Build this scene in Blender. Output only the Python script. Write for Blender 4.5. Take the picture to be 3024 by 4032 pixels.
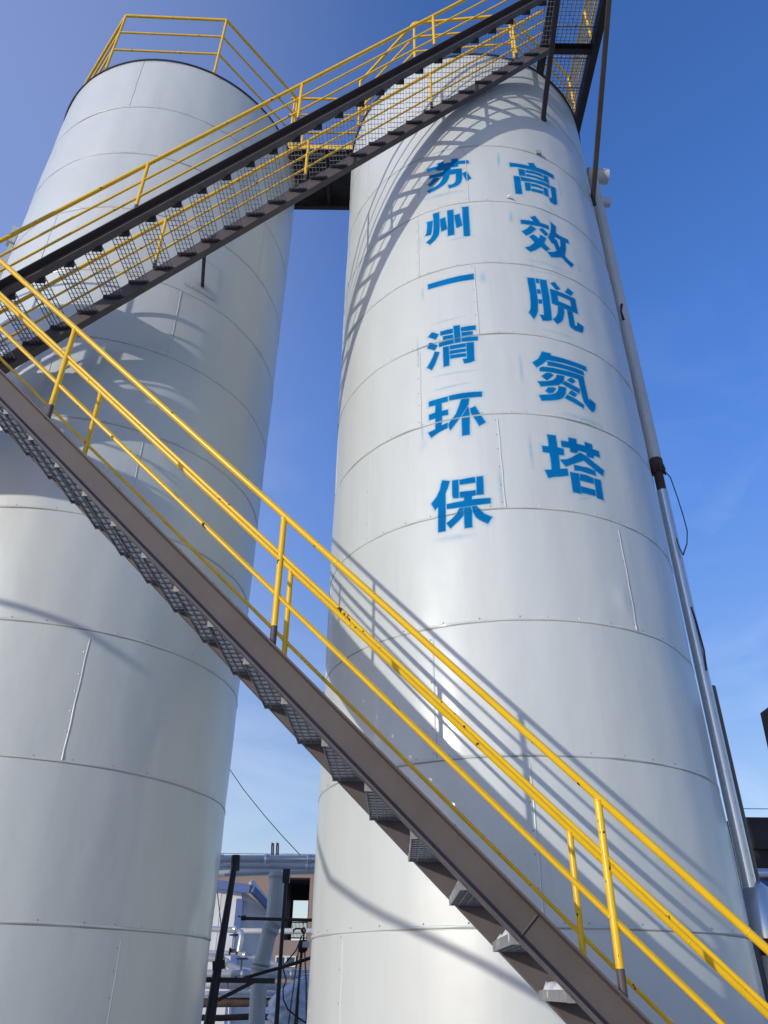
import bpy, math, random
import numpy as np
from mathutils import Vector, Matrix
random.seed(7)
sc = bpy.context.scene
for o in list(bpy.data.objects): bpy.data.objects.remove(o)

# ------------------------------------------------------------------ camera
F, PITCH, ROLL = 3000.04, 0.5606, 0.0113        # photograph is 3024 x 4032
CY_, SY_ = math.cos(PITCH), math.sin(PITCH)
FW = Vector((0, CY_, SY_)); UP0 = Vector((0, -SY_, CY_)); RT0 = Vector((1, 0, 0))
RT = RT0*math.cos(ROLL) + UP0*math.sin(ROLL)
UP = -RT0*math.sin(ROLL) + UP0*math.cos(ROLL)
EYE = Vector((0, 0, 1.6))
cam_data = bpy.data.cameras.new('camera'); cam = bpy.data.objects.new('camera', cam_data)
sc.collection.objects.link(cam)
R3 = Matrix((RT, UP, -FW)).transposed()
cam.matrix_world = Matrix.Translation(EYE) @ R3.to_4x4()
cam_data.sensor_fit = 'HORIZONTAL'; cam_data.sensor_width = 36
cam_data.lens = F/3024*36
cam_data.clip_start = 0.05; cam_data.clip_end = 5000
sc.camera = cam

# ------------------------------------------------------------------ light
SUN_AZ, SUN_EL = math.radians(-41.7), math.radians(13.4)   # azimuth from -Y towards +X
SV = Vector((math.sin(SUN_AZ)*math.cos(SUN_EL), -math.cos(SUN_AZ)*math.cos(SUN_EL), math.sin(SUN_EL)))
w = bpy.data.worlds.new('World'); sc.world = w; w.use_nodes = True
nt = w.node_tree; bg = nt.nodes['Background']
sky = nt.nodes.new('ShaderNodeTexSky'); sky.sky_type = 'NISHITA'; sky.sun_disc = False
sky.sun_elevation = SUN_EL
sky.sun_rotation = math.atan2(SV.x, SV.y)
sky.altitude = 300; sky.air_density = 1.0; sky.dust_density = 0.6; sky.ozone_density = 3.0
tint = nt.nodes.new('ShaderNodeMix'); tint.data_type = 'RGBA'; tint.blend_type = 'MULTIPLY'; tint.inputs[0].default_value = 1
nt.links.new(sky.outputs[0], tint.inputs[6])
tc0 = nt.nodes.new('ShaderNodeTexCoord'); s0 = nt.nodes.new('ShaderNodeSeparateXYZ'); nt.links.new(tc0.outputs['Generated'], s0.inputs[0])
m0 = nt.nodes.new('ShaderNodeMapRange'); m0.inputs[1].default_value = .12; m0.inputs[2].default_value = .72; m0.interpolation_type = 'SMOOTHSTEP'; nt.links.new(s0.outputs[2], m0.inputs[0])
tg = nt.nodes.new('ShaderNodeMix'); tg.data_type = 'RGBA'; tg.inputs[6].default_value = (.88, .745, .76, 1); tg.inputs[7].default_value = (.67, .97, 1.5, 1)
nt.links.new(m0.outputs[0], tg.inputs[0]); nt.links.new(tg.outputs[2], tint.inputs[7])
# thin veil of haze in the left part of the sky
tcw = nt.nodes.new('ShaderNodeTexCoord'); sx = nt.nodes.new('ShaderNodeSeparateXYZ'); nt.links.new(tcw.outputs['Generated'], sx.inputs[0])
mr = nt.nodes.new('ShaderNodeMapRange'); mr.inputs[1].default_value = .12; mr.inputs[2].default_value = -.42; mr.interpolation_type = 'SMOOTHSTEP'
nt.links.new(sx.outputs[0], mr.inputs[0])
veil = nt.nodes.new('ShaderNodeMix'); veil.data_type = 'RGBA'; veil.blend_type = 'ADD'
nt.links.new(mr.outputs[0], veil.inputs[0]); nt.links.new(tint.outputs[2], veil.inputs[6]); veil.inputs[7].default_value = (.85, .85, .95, 1)
# a few faint wisps of cloud low in the sky
wn = nt.nodes.new('ShaderNodeTexNoise'); wn.inputs['Scale'].default_value = 4.5; wn.inputs['Detail'].default_value = 7; wn.inputs['Distortion'].default_value = .8
wm = nt.nodes.new('ShaderNodeMapping'); wm.inputs['Scale'].default_value = (1, 1, 2.2); wm.inputs['Location'].default_value = (.35, .1, 0)
nt.links.new(tcw.outputs['Generated'], wm.inputs[0]); nt.links.new(wm.outputs[0], wn.inputs['Vector'])
wr = nt.nodes.new('ShaderNodeMapRange'); wr.inputs[1].default_value = .5; wr.inputs[2].default_value = .8; nt.links.new(wn.outputs['Fac'], wr.inputs[0])
we = nt.nodes.new('ShaderNodeMapRange'); we.inputs[1].default_value = .75; we.inputs[2].default_value = .3; nt.links.new(sx.outputs[2], we.inputs[0])
wmul = nt.nodes.new('ShaderNodeMath'); wmul.operation = 'MULTIPLY'; nt.links.new(wr.outputs[0], wmul.inputs[0]); nt.links.new(we.outputs[0], wmul.inputs[1])
wisp = nt.nodes.new('ShaderNodeMix'); wisp.data_type = 'RGBA'; wisp.blend_type = 'ADD'
nt.links.new(wmul.outputs[0], wisp.inputs[0]); nt.links.new(veil.outputs[2], wisp.inputs[6]); wisp.inputs[7].default_value = (.7, .62, .48, 1)
nt.links.new(wisp.outputs[2], bg.inputs[0]); bg.inputs[1].default_value = 0.15
sun_d = bpy.data.lights.new('sun', 'SUN'); sun_d.energy = 2.1; sun_d.angle = math.radians(0.5)
sun_d.color = (1.0, 0.95, 0.87)
sun = bpy.data.objects.new('sun', sun_d); sc.collection.objects.link(sun)
sun.rotation_euler = SV.to_track_quat('Z', 'Y').to_euler(); sun.location = (-20, -20, 30)
vs = sc.view_settings; vs.view_transform = 'Standard'; vs.look = 'None'; vs.gamma = 1; vs.exposure = 0.35
try: vs.use_curve_mapping = False
except Exception: pass

# ------------------------------------------------------------------ helpers
def tag(o, label=None, cat=None, group=None, kind=None):
    for k, v in (('label', label), ('category', cat), ('group', group), ('kind', kind)):
        if v: o[k] = v
    return o
def empty(name, loc, label, cat, group=None):
    o = bpy.data.objects.new(name, None); sc.collection.objects.link(o)
    o.location = loc; o.empty_display_size = 0.3
    return tag(o, label, cat, group)
def U(x, y, z): return Vector((2*x, 2*y, 2*z + 1.6))
def ray(px, py):
    d = FW*F + RT*(px - 1512) - UP*(py - 2016)
    return d.normalized()
def spot(px, py, Y):
    """world point at depth-plane y = Y seen at photograph pixel (px, py)"""
    d = ray(px, py); return EYE + d*(Y/d.y)
def perpx(px, py, Y):
    """metres per photograph pixel there"""
    P = spot(px, py, Y) - EYE; return P.dot(FW)/F
WORLD = {}
class MB:
    def __init__(s): s.v = []; s.f = []; s.m = []; s.sm = []; s.cur = 0
    def add(s, vs_, fs, smooth=False):
        b = len(s.v); s.v += [tuple(p) for p in vs_]
        for f in fs: s.f.append(tuple(i + b for i in f)); s.m.append(s.cur); s.sm.append(smooth)
    def box(s, c, h, ax=None):
        """centre, half sizes, axes"""
        c = Vector(c); ax = ax or (Vector((1, 0, 0)), Vector((0, 1, 0)), Vector((0, 0, 1)))
        vs_ = [c + ax[0]*h[0]*i + ax[1]*h[1]*j + ax[2]*h[2]*k for i in (-1, 1) for j in (-1, 1) for k in (-1, 1)]
        s.add(vs_, [(0, 1, 3, 2), (4, 6, 7, 5), (0, 4, 5, 1), (2, 3, 7, 6), (0, 2, 6, 4), (1, 5, 7, 3)])
    def bar(s, a, b, hw, hh, up=(0, 0, 1)):
        a = Vector(a); b = Vector(b); d = (b - a); L = d.length; d.normalize(); up = Vector(up)
        x = d.cross(up)
        if x.length < 1e-4: x = d.cross(Vector((0, 1, 0)))
        x.normalize(); z = x.cross(d)
        s.box((a + b)/2, (L/2, hw, hh), (d, x, z))
    def tube(s, pts, r, n=12, cap=True, rs=None):
        pts = [Vector(p) for p in pts]; rings = []; m = len(pts)
        d0 = (pts[1] - pts[0]).normalized()
        ref = Vector((0, 0, 1)) if abs(d0.z) < .9 else Vector((1, 0, 0))
        x = d0.cross(ref).normalized()
        b = len(s.v); vs_ = []
        for i, p in enumerate(pts):
            d = (pts[min(i + 1, m - 1)] - pts[max(i - 1, 0)])
            if d.length < 1e-9: d = d0
            d.normalize(); x = (x - d*x.dot(d)).normalized(); y = d.cross(x)
            rr = rs[i] if rs else r
            k = 1.0
            if 0 < i < m - 1:
                c_ = (pts[i] - pts[i-1]).normalized().dot((pts[i+1] - pts[i]).normalized())
                k = 1/max(.6, math.sqrt((1 + c_)/2))
            vs_ += [p + (x*math.cos(t) + y*math.sin(t))*rr*(k if i else 1) for t in (2*math.pi*j/n for j in range(n))]
        s.add(vs_, [(i*n + j, i*n + (j + 1) % n, (i + 1)*n + (j + 1) % n, (i + 1)*n + j) for i in range(m - 1) for j in range(n)], True)
        if cap:
            s.add(vs_[:n], [tuple(reversed(range(n)))]); s.add(vs_[-n:], [tuple(range(n))])
    def prism(s, poly, off):
        """poly: list of 3D points, extruded by off"""
        n = len(poly); off = Vector(off); poly = [Vector(p) for p in poly]
        vs_ = poly + [p + off for p in poly]
        s.add(vs_, [tuple(range(n)), tuple(reversed(range(n, 2*n)))] + [(i, i + n, (i + 1) % n + n, (i + 1) % n) for i in range(n)])
    def channel(s, a, b, out, h=.17, fl=.075, tw=.009, tf=.011, up=None):
        """C section between a and b (points on the outer face of the web, mid height); flanges point to 'out'"""
        a = Vector(a); b = Vector(b); d = (b - a).normalized(); out = Vector(out); out = (out - d*out.dot(d)).normalized()
        u = d.cross(out).normalized()
        if u.z < 0: u = -u
        L = (b - a).length/2; c = (a + b)/2
        s.box(c - out*tw/2, (L, tw/2, h/2), (d, out, u))
        for q in (-1, 1):
            s.box(c + out*(fl/2 + .0004) + u*q*(h/2 - tf/2), (L - .001, fl/2, tf/2), (d, out, u))
    def disc_bump(s, p, nrm, r):
        p = Vector(p); nrm = Vector(nrm).normalized(); x = nrm.orthogonal().normalized(); y = nrm.cross(x)
        ring = [p + (x*math.cos(t) + y*math.sin(t))*r for t in (math.pi*2*i/6 for i in range(6))]
        s.add(ring + [p + nrm*r*.7], [(i, (i + 1) % 6, 6) for i in range(6)])
    def build(s, name, mats, parent=None):
        me = bpy.data.meshes.new(name); me.from_pydata(s.v, [], s.f)
        if not isinstance(mats, (list, tuple)): mats = [mats]
        for m in mats: me.materials.append(m)
        me.polygons.foreach_set('material_index', s.m); me.polygons.foreach_set('use_smooth', s.sm); me.update()
        o = bpy.data.objects.new(name, me); sc.collection.objects.link(o)
        if parent is not None: adopt(o, parent)
        return o
def base_of(o):
    v = Vector(o.location)
    return v + base_of(o.parent) if o.parent else v
def adopt(o, parent):
    """parent o (mesh in world coordinates) keeping it in place; all empties are unrotated"""
    o.parent = parent; o.location = -base_of(parent)

# ------------------------------------------------------------------ materials
def mat(name, col, rough=.5, metal=0., spec=.5):
    m = bpy.data.materials.new(name); m.use_nodes = True; b = m.node_tree.nodes['Principled BSDF']
    b.inputs['Base Color'].default_value = (*col, 1); b.inputs['Roughness'].default_value = rough
    b.inputs['Metallic'].default_value = metal
    b.inputs['Specular IOR Level'].default_value = spec
    return m
def N(m, t, **kw):
    n = m.node_tree.nodes.new(t)
    for k, v in kw.items(): setattr(n, k, v)
    return n
def LK(m, a, b): m.node_tree.links.new(a, b)
def coords(m, scale=(1, 1, 1)):
    tc = N(m, 'ShaderNodeTexCoord'); mp = N(m, 'ShaderNodeMapping'); mp.inputs['Scale'].default_value = scale
    LK(m, tc.outputs['Object'], mp.inputs['Vector']); return mp.outputs[0]
def noise(m, vec, scale, detail=4, rough=.55):
    n = N(m, 'ShaderNodeTexNoise'); n.inputs['Scale'].default_value = scale; n.inputs['Detail'].default_value = detail
    n.inputs['Roughness'].default_value = rough; LK(m, vec, n.inputs['Vector']); return n.outputs['Fac']
def ramp(m, fac, stops):
    r = N(m, 'ShaderNodeValToRGB'); e = r.color_ramp.elements
    while len(e) < len(stops): e.new(.5)
    for i, (p, c) in enumerate(stops):
        e[i].position = p; e[i].color = (*c, 1) if len(c) == 3 else c
    LK(m, fac, r.inputs[0]); return r.outputs[0]
def mixc(m, fac, a, b, mode='MIX'):
    x = N(m, 'ShaderNodeMix', data_type='RGBA', blend_type=mode)
    for s_, v in ((x.inputs[0], fac), (x.inputs[6], a), (x.inputs[7], b)):
        if hasattr(v, 'is_output'): LK(m, v, s_)
        else: s_.default_value = v if isinstance(v, float) else (*v, 1)
    return x.outputs[2]
def vary(m, c1, c2, scale=3, vscale=(1, 1, 1), bump=0., bscale=40, rough=None):
    b = m.node_tree.nodes['Principled BSDF']; v = coords(m, vscale)
    LK(m, ramp(m, noise(m, v, scale, 6, .65), [(.3, c1), (.7, c2)]), b.inputs['Base Color'])
    if rough: LK(m, ramp(m, noise(m, v, scale*2.3, 4), [(.3, (rough[0],)*3), (.7, (rough[1],)*3)]), b.inputs['Roughness'])
    if bump:
        bp = N(m, 'ShaderNodeBump'); bp.inputs['Strength'].default_value = bump; bp.inputs['Distance'].default_value = .01
        LK(m, noise(m, v, bscale, 5), bp.inputs['Height']); LK(m, bp.outputs[0], b.inputs['Normal'])
    return m
def cladding_mat(name, base, metal, rough):
    m = mat(name, base, rough, metal); b = m.node_tree.nodes['Principled BSDF']
    b.inputs['Coat Weight'].default_value = .35; b.inputs['Coat Roughness'].default_value = .16
    v = coords(m, (1, 1, .25)); v1 = coords(m)
    n = noise(m, v, 1.1, 5, .6)
    d = tuple(x*.93 for x in base)
    c = ramp(m, n, [(.3, d), (.7, base)])
    st = noise(m, coords(m, (9, 9, .5)), 2.0, 6, .7)            # faint run-off streaks
    c = mixc(m, ramp(m, st, [(.55, (0, 0, 0)), (.8, (.28,)*3)]), c, (base[0]*.74, base[1]*.72, base[2]*.66))
    LK(m, c, b.inputs['Base Color'])
    LK(m, ramp(m, noise(m, v1, 2.4, 4), [(.3, (rough - .05,)*3), (.7, (rough + .07,)*3)]), b.inputs['Roughness'])
    bp = N(m, 'ShaderNodeBump'); bp.inputs['Strength'].default_value = .5; bp.inputs['Distance'].default_value = .03
    LK(m, noise(m, coords(m, (1, 1, .6)), 1.7, 3), bp.inputs['Height'])
    bp2 = N(m, 'ShaderNodeBump'); bp2.inputs['Strength'].default_value = .05; bp2.inputs['Distance'].default_value = .002
    LK(m, noise(m, v1, 60, 3), bp2.inputs['Height']); LK(m, bp.outputs[0], bp2.inputs['Normal'])
    LK(m, bp2.outputs[0], b.inputs['Normal'])
    return m
M = {}
M['clad'] = cladding_mat('coated_sheet', (.565, .59, .55), .06, .48)
M['screw'] = mat('screw', (.35, .36, .37), .35, .8)
M['trim'] = mat('dark_trim', (.03, .032, .04), .6)
M['roof'] = mat('roof_sheet', (.45, .45, .44), .5, .3)
M['primer'] = vary(mat('brown_primer', (.15, .12, .11), .55, 0, .3), (.080, .066, .062), (.108, .09, .084), 2.5, (1, 1, 1), .12, 30, (.4, .62))
M['darksteel'] = vary(mat('dark_steel', (.07, .06, .06), .6, 0, .22), (.034, .029, .027), (.062, .052, .047), 4, (1, 1, 1), .1, 40)
M['galv'] = vary(mat('galvanised', (.25, .26, .26), .5, .2), (.19, .19, .185), (.33, .33, .32), 9, (1, 1, 1), .1, 60)
M['silver'] = vary(mat('bright_sheet', (.6, .62, .64), .3, .65), (.62, .62, .61), (.74, .74, .73), 2, (1, 1, .3), .04, 5, (.2, .3))
M['greypipe'] = vary(mat('grey_wrapped_pipe', (.5, .5, .48), .5, .1), (.46, .46, .44), (.56, .56, .54), 3, (1, 1, .3), .15, 8)
M['rust'] = vary(mat('rusty_brown', (.12, .06, .03), .8), (.03, .02, .016), (.085, .05, .033), 8, (1, 1, 1), .4, 40)
M['brown'] = vary(mat('brown_column', (.12, .085, .06), .7), (.10, .08, .066), (.16, .13, .105), 3, (1, 1, .3), .2, 30)
M['black'] = mat('black_paint', (.012, .012, .014), .5)
M['snow'] = mat('packed_snow', (.8, .8, .8), .7)
def yellow():
    m = mat('yellow_paint', (.8, .44, .015), .32); b = m.node_tree.nodes['Principled BSDF']; v = coords(m)
    base = ramp(m, noise(m, v, 6, 5, .6), [(.3, (.76, .45, .006)), (.7, (.85, .52, .010))])
    dirt = ramp(m, noise(m, v, 14, 6, .7), [(.66, (0, 0, 0)), (.8, (.35,)*3)])
    c = mixc(m, dirt, base, (.42, .22, .03))
    chip = ramp(m, noise(m, v, 11, 3, .75), [(.664, (0, 0, 0)), (.672, (1, 1, 1))])
    c = mixc(m, chip, c, (.035, .018, .012))
    LK(m, c, b.inputs['Base Color'])
    LK(m, ramp(m, chip, [(0, (.3,)*3), (1, (.85,)*3)]), b.inputs['Roughness'])
    bp = N(m, 'ShaderNodeBump'); bp.inputs['Strength'].default_value = .05; bp.inputs['Distance'].default_value = .003
    LK(m, noise(m, v, 45, 4), bp.inputs['Height']); LK(m, bp.outputs[0], b.inputs['Normal'])
    return m
M['yellow'] = yellow()

# ------------------------------------------------------------------ ground
g = MB()
g.add([(-3000, -3000, 0), (3000, -3000, 0), (3000, 3000, 0), (-3000, 3000, 0)], [(0, 1, 2, 3)])
M['ground'] = vary(mat('yard_ground', (.3, .3, .3), .9), (.2, .195, .19), (.55, .55, .56), .35, (1, 1, 1), .3, 6)
tag(g.build('ground', M['ground']), 'grey concrete yard with patches of thin snow under the two tanks', 'ground', kind='structure')

# ------------------------------------------------------------------ tanks
def radial(cx, cy, th, r, z): return Vector((cx + r*math.sin(th), cy - r*math.cos(th), z))
def make_tank(name, cx, cy, R, zb, ztop, seams, vseams, dents, label):
    root = empty(name, (cx, cy, 0), label, 'tank', 'pair of cylindrical process tanks')
    rnd = random.Random(int(cx*100))
    ph = [rnd.uniform(0, 6.28) for _ in range(12)]
    levels = sorted(seams + [zb, ztop])
    def radf(th, z):
        # each course bellies out a little between its seams, plus long shallow ripples
        k = max(i for i, q in enumerate(levels) if q <= z + 1e-6); k = min(k, len(levels) - 2)
        t = (z - levels[k])/(levels[k+1] - levels[k])
        r = R + .007*math.sin(math.pi*max(0, min(1, t))) 
        r += .0035*math.sin(5*th + ph[k % 12]*3 + z*.9) + .0022*math.sin(13*th + ph[(k + 3) % 12] + z*1.7) + .0012*math.sin(31*th + ph[(k+5) % 12])
        for q in seams:
            dz = z - q
            if -.03 < dz < .03:
                w_ = .005*(1 + .5*math.sin(th*23 + q*5)*math.sin(th*9 + q))
                if -.003 <= dz <= .016: r += w_
                elif -.0125 <= dz < -.003: r -= .014*(1 + .5*math.sin(th*17 + q*3)*math.sin(th*5 - q))
        for (dt, dzc, st, sz, amp) in dents:
            a = ((math.degrees(th) - dt)/st)**2 + ((z - dzc)/sz)**2
            if a < 9: r += amp*math.exp(-a)
        return r
    zs = set([zb, ztop]); z = zb
    while z < ztop: zs.add(round(z, 3)); z += .11
    for q in seams:
        for d in (-.016, -.0127, -.0124, -.0031, -.0029, .006, .0159, .0162, .022): zs.add(q + d)
    for (dt, dzc, st, sz, amp) in dents:
        z = dzc - 3*sz
        while z < dzc + 3*sz: zs.add(round(z, 3)); z += sz/3
    zs = sorted(q for q in zs if zb <= q <= ztop); n = 480
    mb = MB(); vs_ = []
    for z in zs:
        for i in range(n):
            th = 2*math.pi*i/n; vs_.append(radial(cx, cy, th, radf(th, z), z))
    fs = [(j*n + i, j*n + (i + 1) % n, (j + 1)*n + (i + 1) % n, (j + 1)*n + i) for j in range(len(zs) - 1) for i in range(n)]
    mb.add(vs_, fs, True)
    # standing vertical laps
    for (deg, z0, z1) in vseams:
        m_ = 14; P = []
        for i in range(m_ + 1):
            z = z0 + (z1 - z0)*i/m_; th = math.radians(deg) + .0012*math.sin(i*1.3 + deg)
            P.append((th, z))
        hw = .008/R
        a = []
        for th, z in P:
            r = radf(th, z)
            a += [radial(cx, cy, th - hw, r - .003, z), radial(cx, cy, th - hw*.6, r + .003, z), radial(cx, cy, th + hw*.9, r + .0045, z), radial(cx, cy, th + hw, r - .003, z)]
        mb.add(a, [(4*i + k, 4*i + k + 1, 4*i + k + 5, 4*i + k + 4) for i in range(m_) for k in range(3)], True)
    mb.cur = 1
    for q in seams:                                             # screw heads along the laps
        t = rnd.uniform(0, .1)
        while t < 6.28:
            z = q + .03; mb.disc_bump(radial(cx, cy, t, radf(t, z) + .001, z), (math.sin(t), -math.cos(t), 0), .0075)
            t += rnd.uniform(.13, .21)
    for (deg, z0, z1) in vseams:
        z = z0 + .06
        while z < z1:
            t = math.radians(deg) - .012; mb.disc_bump(radial(cx, cy, t, radf(t, z) + .001, z), (math.sin(t), -math.cos(t), 0), .0075); z += rnd.uniform(.17, .24)
    mb.build('cladding', [M['clad'], M['screw']], root)
    # roof: shallow cone with a dark edge trim
    rf = MB(); ring = [radial(cx, cy, 2*math.pi*i/96, R - .004, ztop) for i in range(96)]
    rf.add(ring + [Vector((cx, cy, ztop + .22))], [(i, (i + 1) % 96, 96) for i in range(96)], True)
    rf.build('roof', M['roof'], root)
    tr = MB()
    tr.tube([radial(cx, cy, 2*math.pi*i/120, R + .014, ztop + .010) for i in range(121)], .015, 8, False)
    tr.build('edge_trim', M['trim'], root)
    return root, radf

RS = [10.358, 9.161, 7.96, 6.788, 5.599, 4.422, 3.227, 1.998]
RSEAM = RS + [11.588, 12.76, .81]
RTOP = 13.97
VR = [(-8.6, 10.36, 11.58), (-28.5, 9.16, 10.35), (-8.6, 7.97, 9.15), (-28.9, 6.8, 7.95), (-5.1, 5.61, 6.78), (29.2, 4.43, 5.59), (-26.9, 3.23, 4.42), (-4.7, 2.0, 3.22), (-56.4, .82, 1.99), (-55.3, 11.6, 12.75), (-12, 12.77, 13.95), (-50, 5.6, 6.78)]
for k, (z0, z1) in enumerate([(10.36, 11.58), (9.16, 10.35), (7.97, 9.15), (6.8, 7.95), (5.61, 6.78), (4.43, 5.59), (3.23, 4.42)]):
    for q in (95, 150, 205, 260): VR.append((q + (k % 2)*20, z0, z1))
RCX, RCY, RRR = 1.364, 8.27, 2.0
tankR, radR = make_tank('process_tank', RCX, RCY, RRR, .25, RTOP, RSEAM, VR,
    [(-27.9, 4.44, 2.2, .07, -.03), (-29.3, 3.62, 1.3, .22, -.02), (-33, 3.9, 2.5, .3, .008), (-25.5, 4.62, 1.0, .03, .006), (-41, 3.5, .9, .3, -.01),
     (30, 9.9, 7, .25, -.012), (17, 10.25, 5, .1, .012), (26, 4.7, 2.5, .14, .012), (44, 8.1, 9, .2, .014), (52, 4.4, 7, .25, -.014), (38, 11.9, 8, .25, -.012)],
    'white sheet-clad tank lettered in blue, right of the gap')
LSEAM = [13.301, 12.093, 10.82, 9.534, 8.342, 7.095, 5.859, 4.591, 3.317, 2.031, .8]
VL = [(-4.5, 13.32, 14.63), (32.6, 8.35, 9.52), (-2.0, 7.1, 8.33), (30.9, 5.87, 7.08), (28.6, 3.33, 4.58), (51.1, .82, 2.02), (64, 10.83, 12.08), (60, 4.6, 5.85)]
for k, (z0, z1) in enumerate([(12.1, 13.29), (9.55, 10.8), (8.35, 9.52), (7.1, 8.33), (4.6, 5.85)]):
    for q in (-40, 110, 170, 230): VL.append((q + (k % 2)*20, z0, z1))
LCX, LCY, LRR = -3.906, 8.911, 2.145
LTOP = 14.66
tankL, radL = make_tank('process_tank', LCX, LCY, LRR, .25, LTOP, LSEAM, VL,
    [(12, 2.15, 4, .1, -.014), (60, 9.4, 6, .2, -.012), (66, 8.3, 5, .16, .012), (70, 3.2, 6, .4, -.02), (72, 2.0, 5, .3, .02), (-10, 9.9, 9, .3, .01)],
    'plain white sheet-clad tank without lettering, left of the gap')

# roof guard rails
def guard(cx, cy, r, zf, ztop, angs, closed, parent, rp=.026, mids=(.345, .66)):
    g_ = MB(); h = ztop - zf
    P = [radial(cx, cy, math.radians(a), r, 0) for a in angs]
    if closed: P.append(P[0])
    root = None
    top = MB(); 
    for a, b in zip(P[:-1], P[1:]): top.tube([a + Vector((0, 0, ztop)), b + Vector((0, 0, ztop))], rp, 12)
    for a in P: top.disc_bump(a + Vector((0, 0, ztop)), (0, 0, 1), rp)
    root = top.build('guard_rail', M['yellow'], parent)
    for a in P[:-1] if closed else P:
        q = MB(); q.tube([a + Vector((0, 0, zf)), a + Vector((0, 0, ztop))], rp*.85, 10); q.build('post', M['yellow'], root)
    for m_ in mids:
        q = MB()
        for a, b in zip(P[:-1], P[1:]): q.tube([a + Vector((0, 0, ztop - h*m_)), b + Vector((0, 0, ztop - h*m_))], rp*.72, 10)
        q.build('mid_rail', M['yellow'], root)
    return root
guard(LCX, LCY, 2.18, LTOP, 16.42, [76, 26.2, -22.7, -72, -121, -170, -219, -268], False, tankL, mids=(.33, .66))
guard(RCX, RCY, 2.05, RTOP, 15.32, [-66, -27.7, 17, 62], False, tankR, mids=(.33, .67))

# fittings on the tanks
q = MB(); q.box(radial(RCX, RCY, math.radians(22), radR(math.radians(22), 11.63) + .02, 11.63), (.035, .02, .035)); q.build('clip', M['galv'], tankR)
q = MB(); p = radial(RCX, RCY, math.radians(7), 2.0, 10.44)
q.add([p + Vector(v) for v in ((-.05, -.012, 0), (.06, -.02, -.03), (-.01, -.016, .055), (0, -.05, .0))], [(0, 1, 3), (1, 2, 3), (2, 0, 3)]); q.build('foam_patch', M['snow'], tankR)

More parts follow.
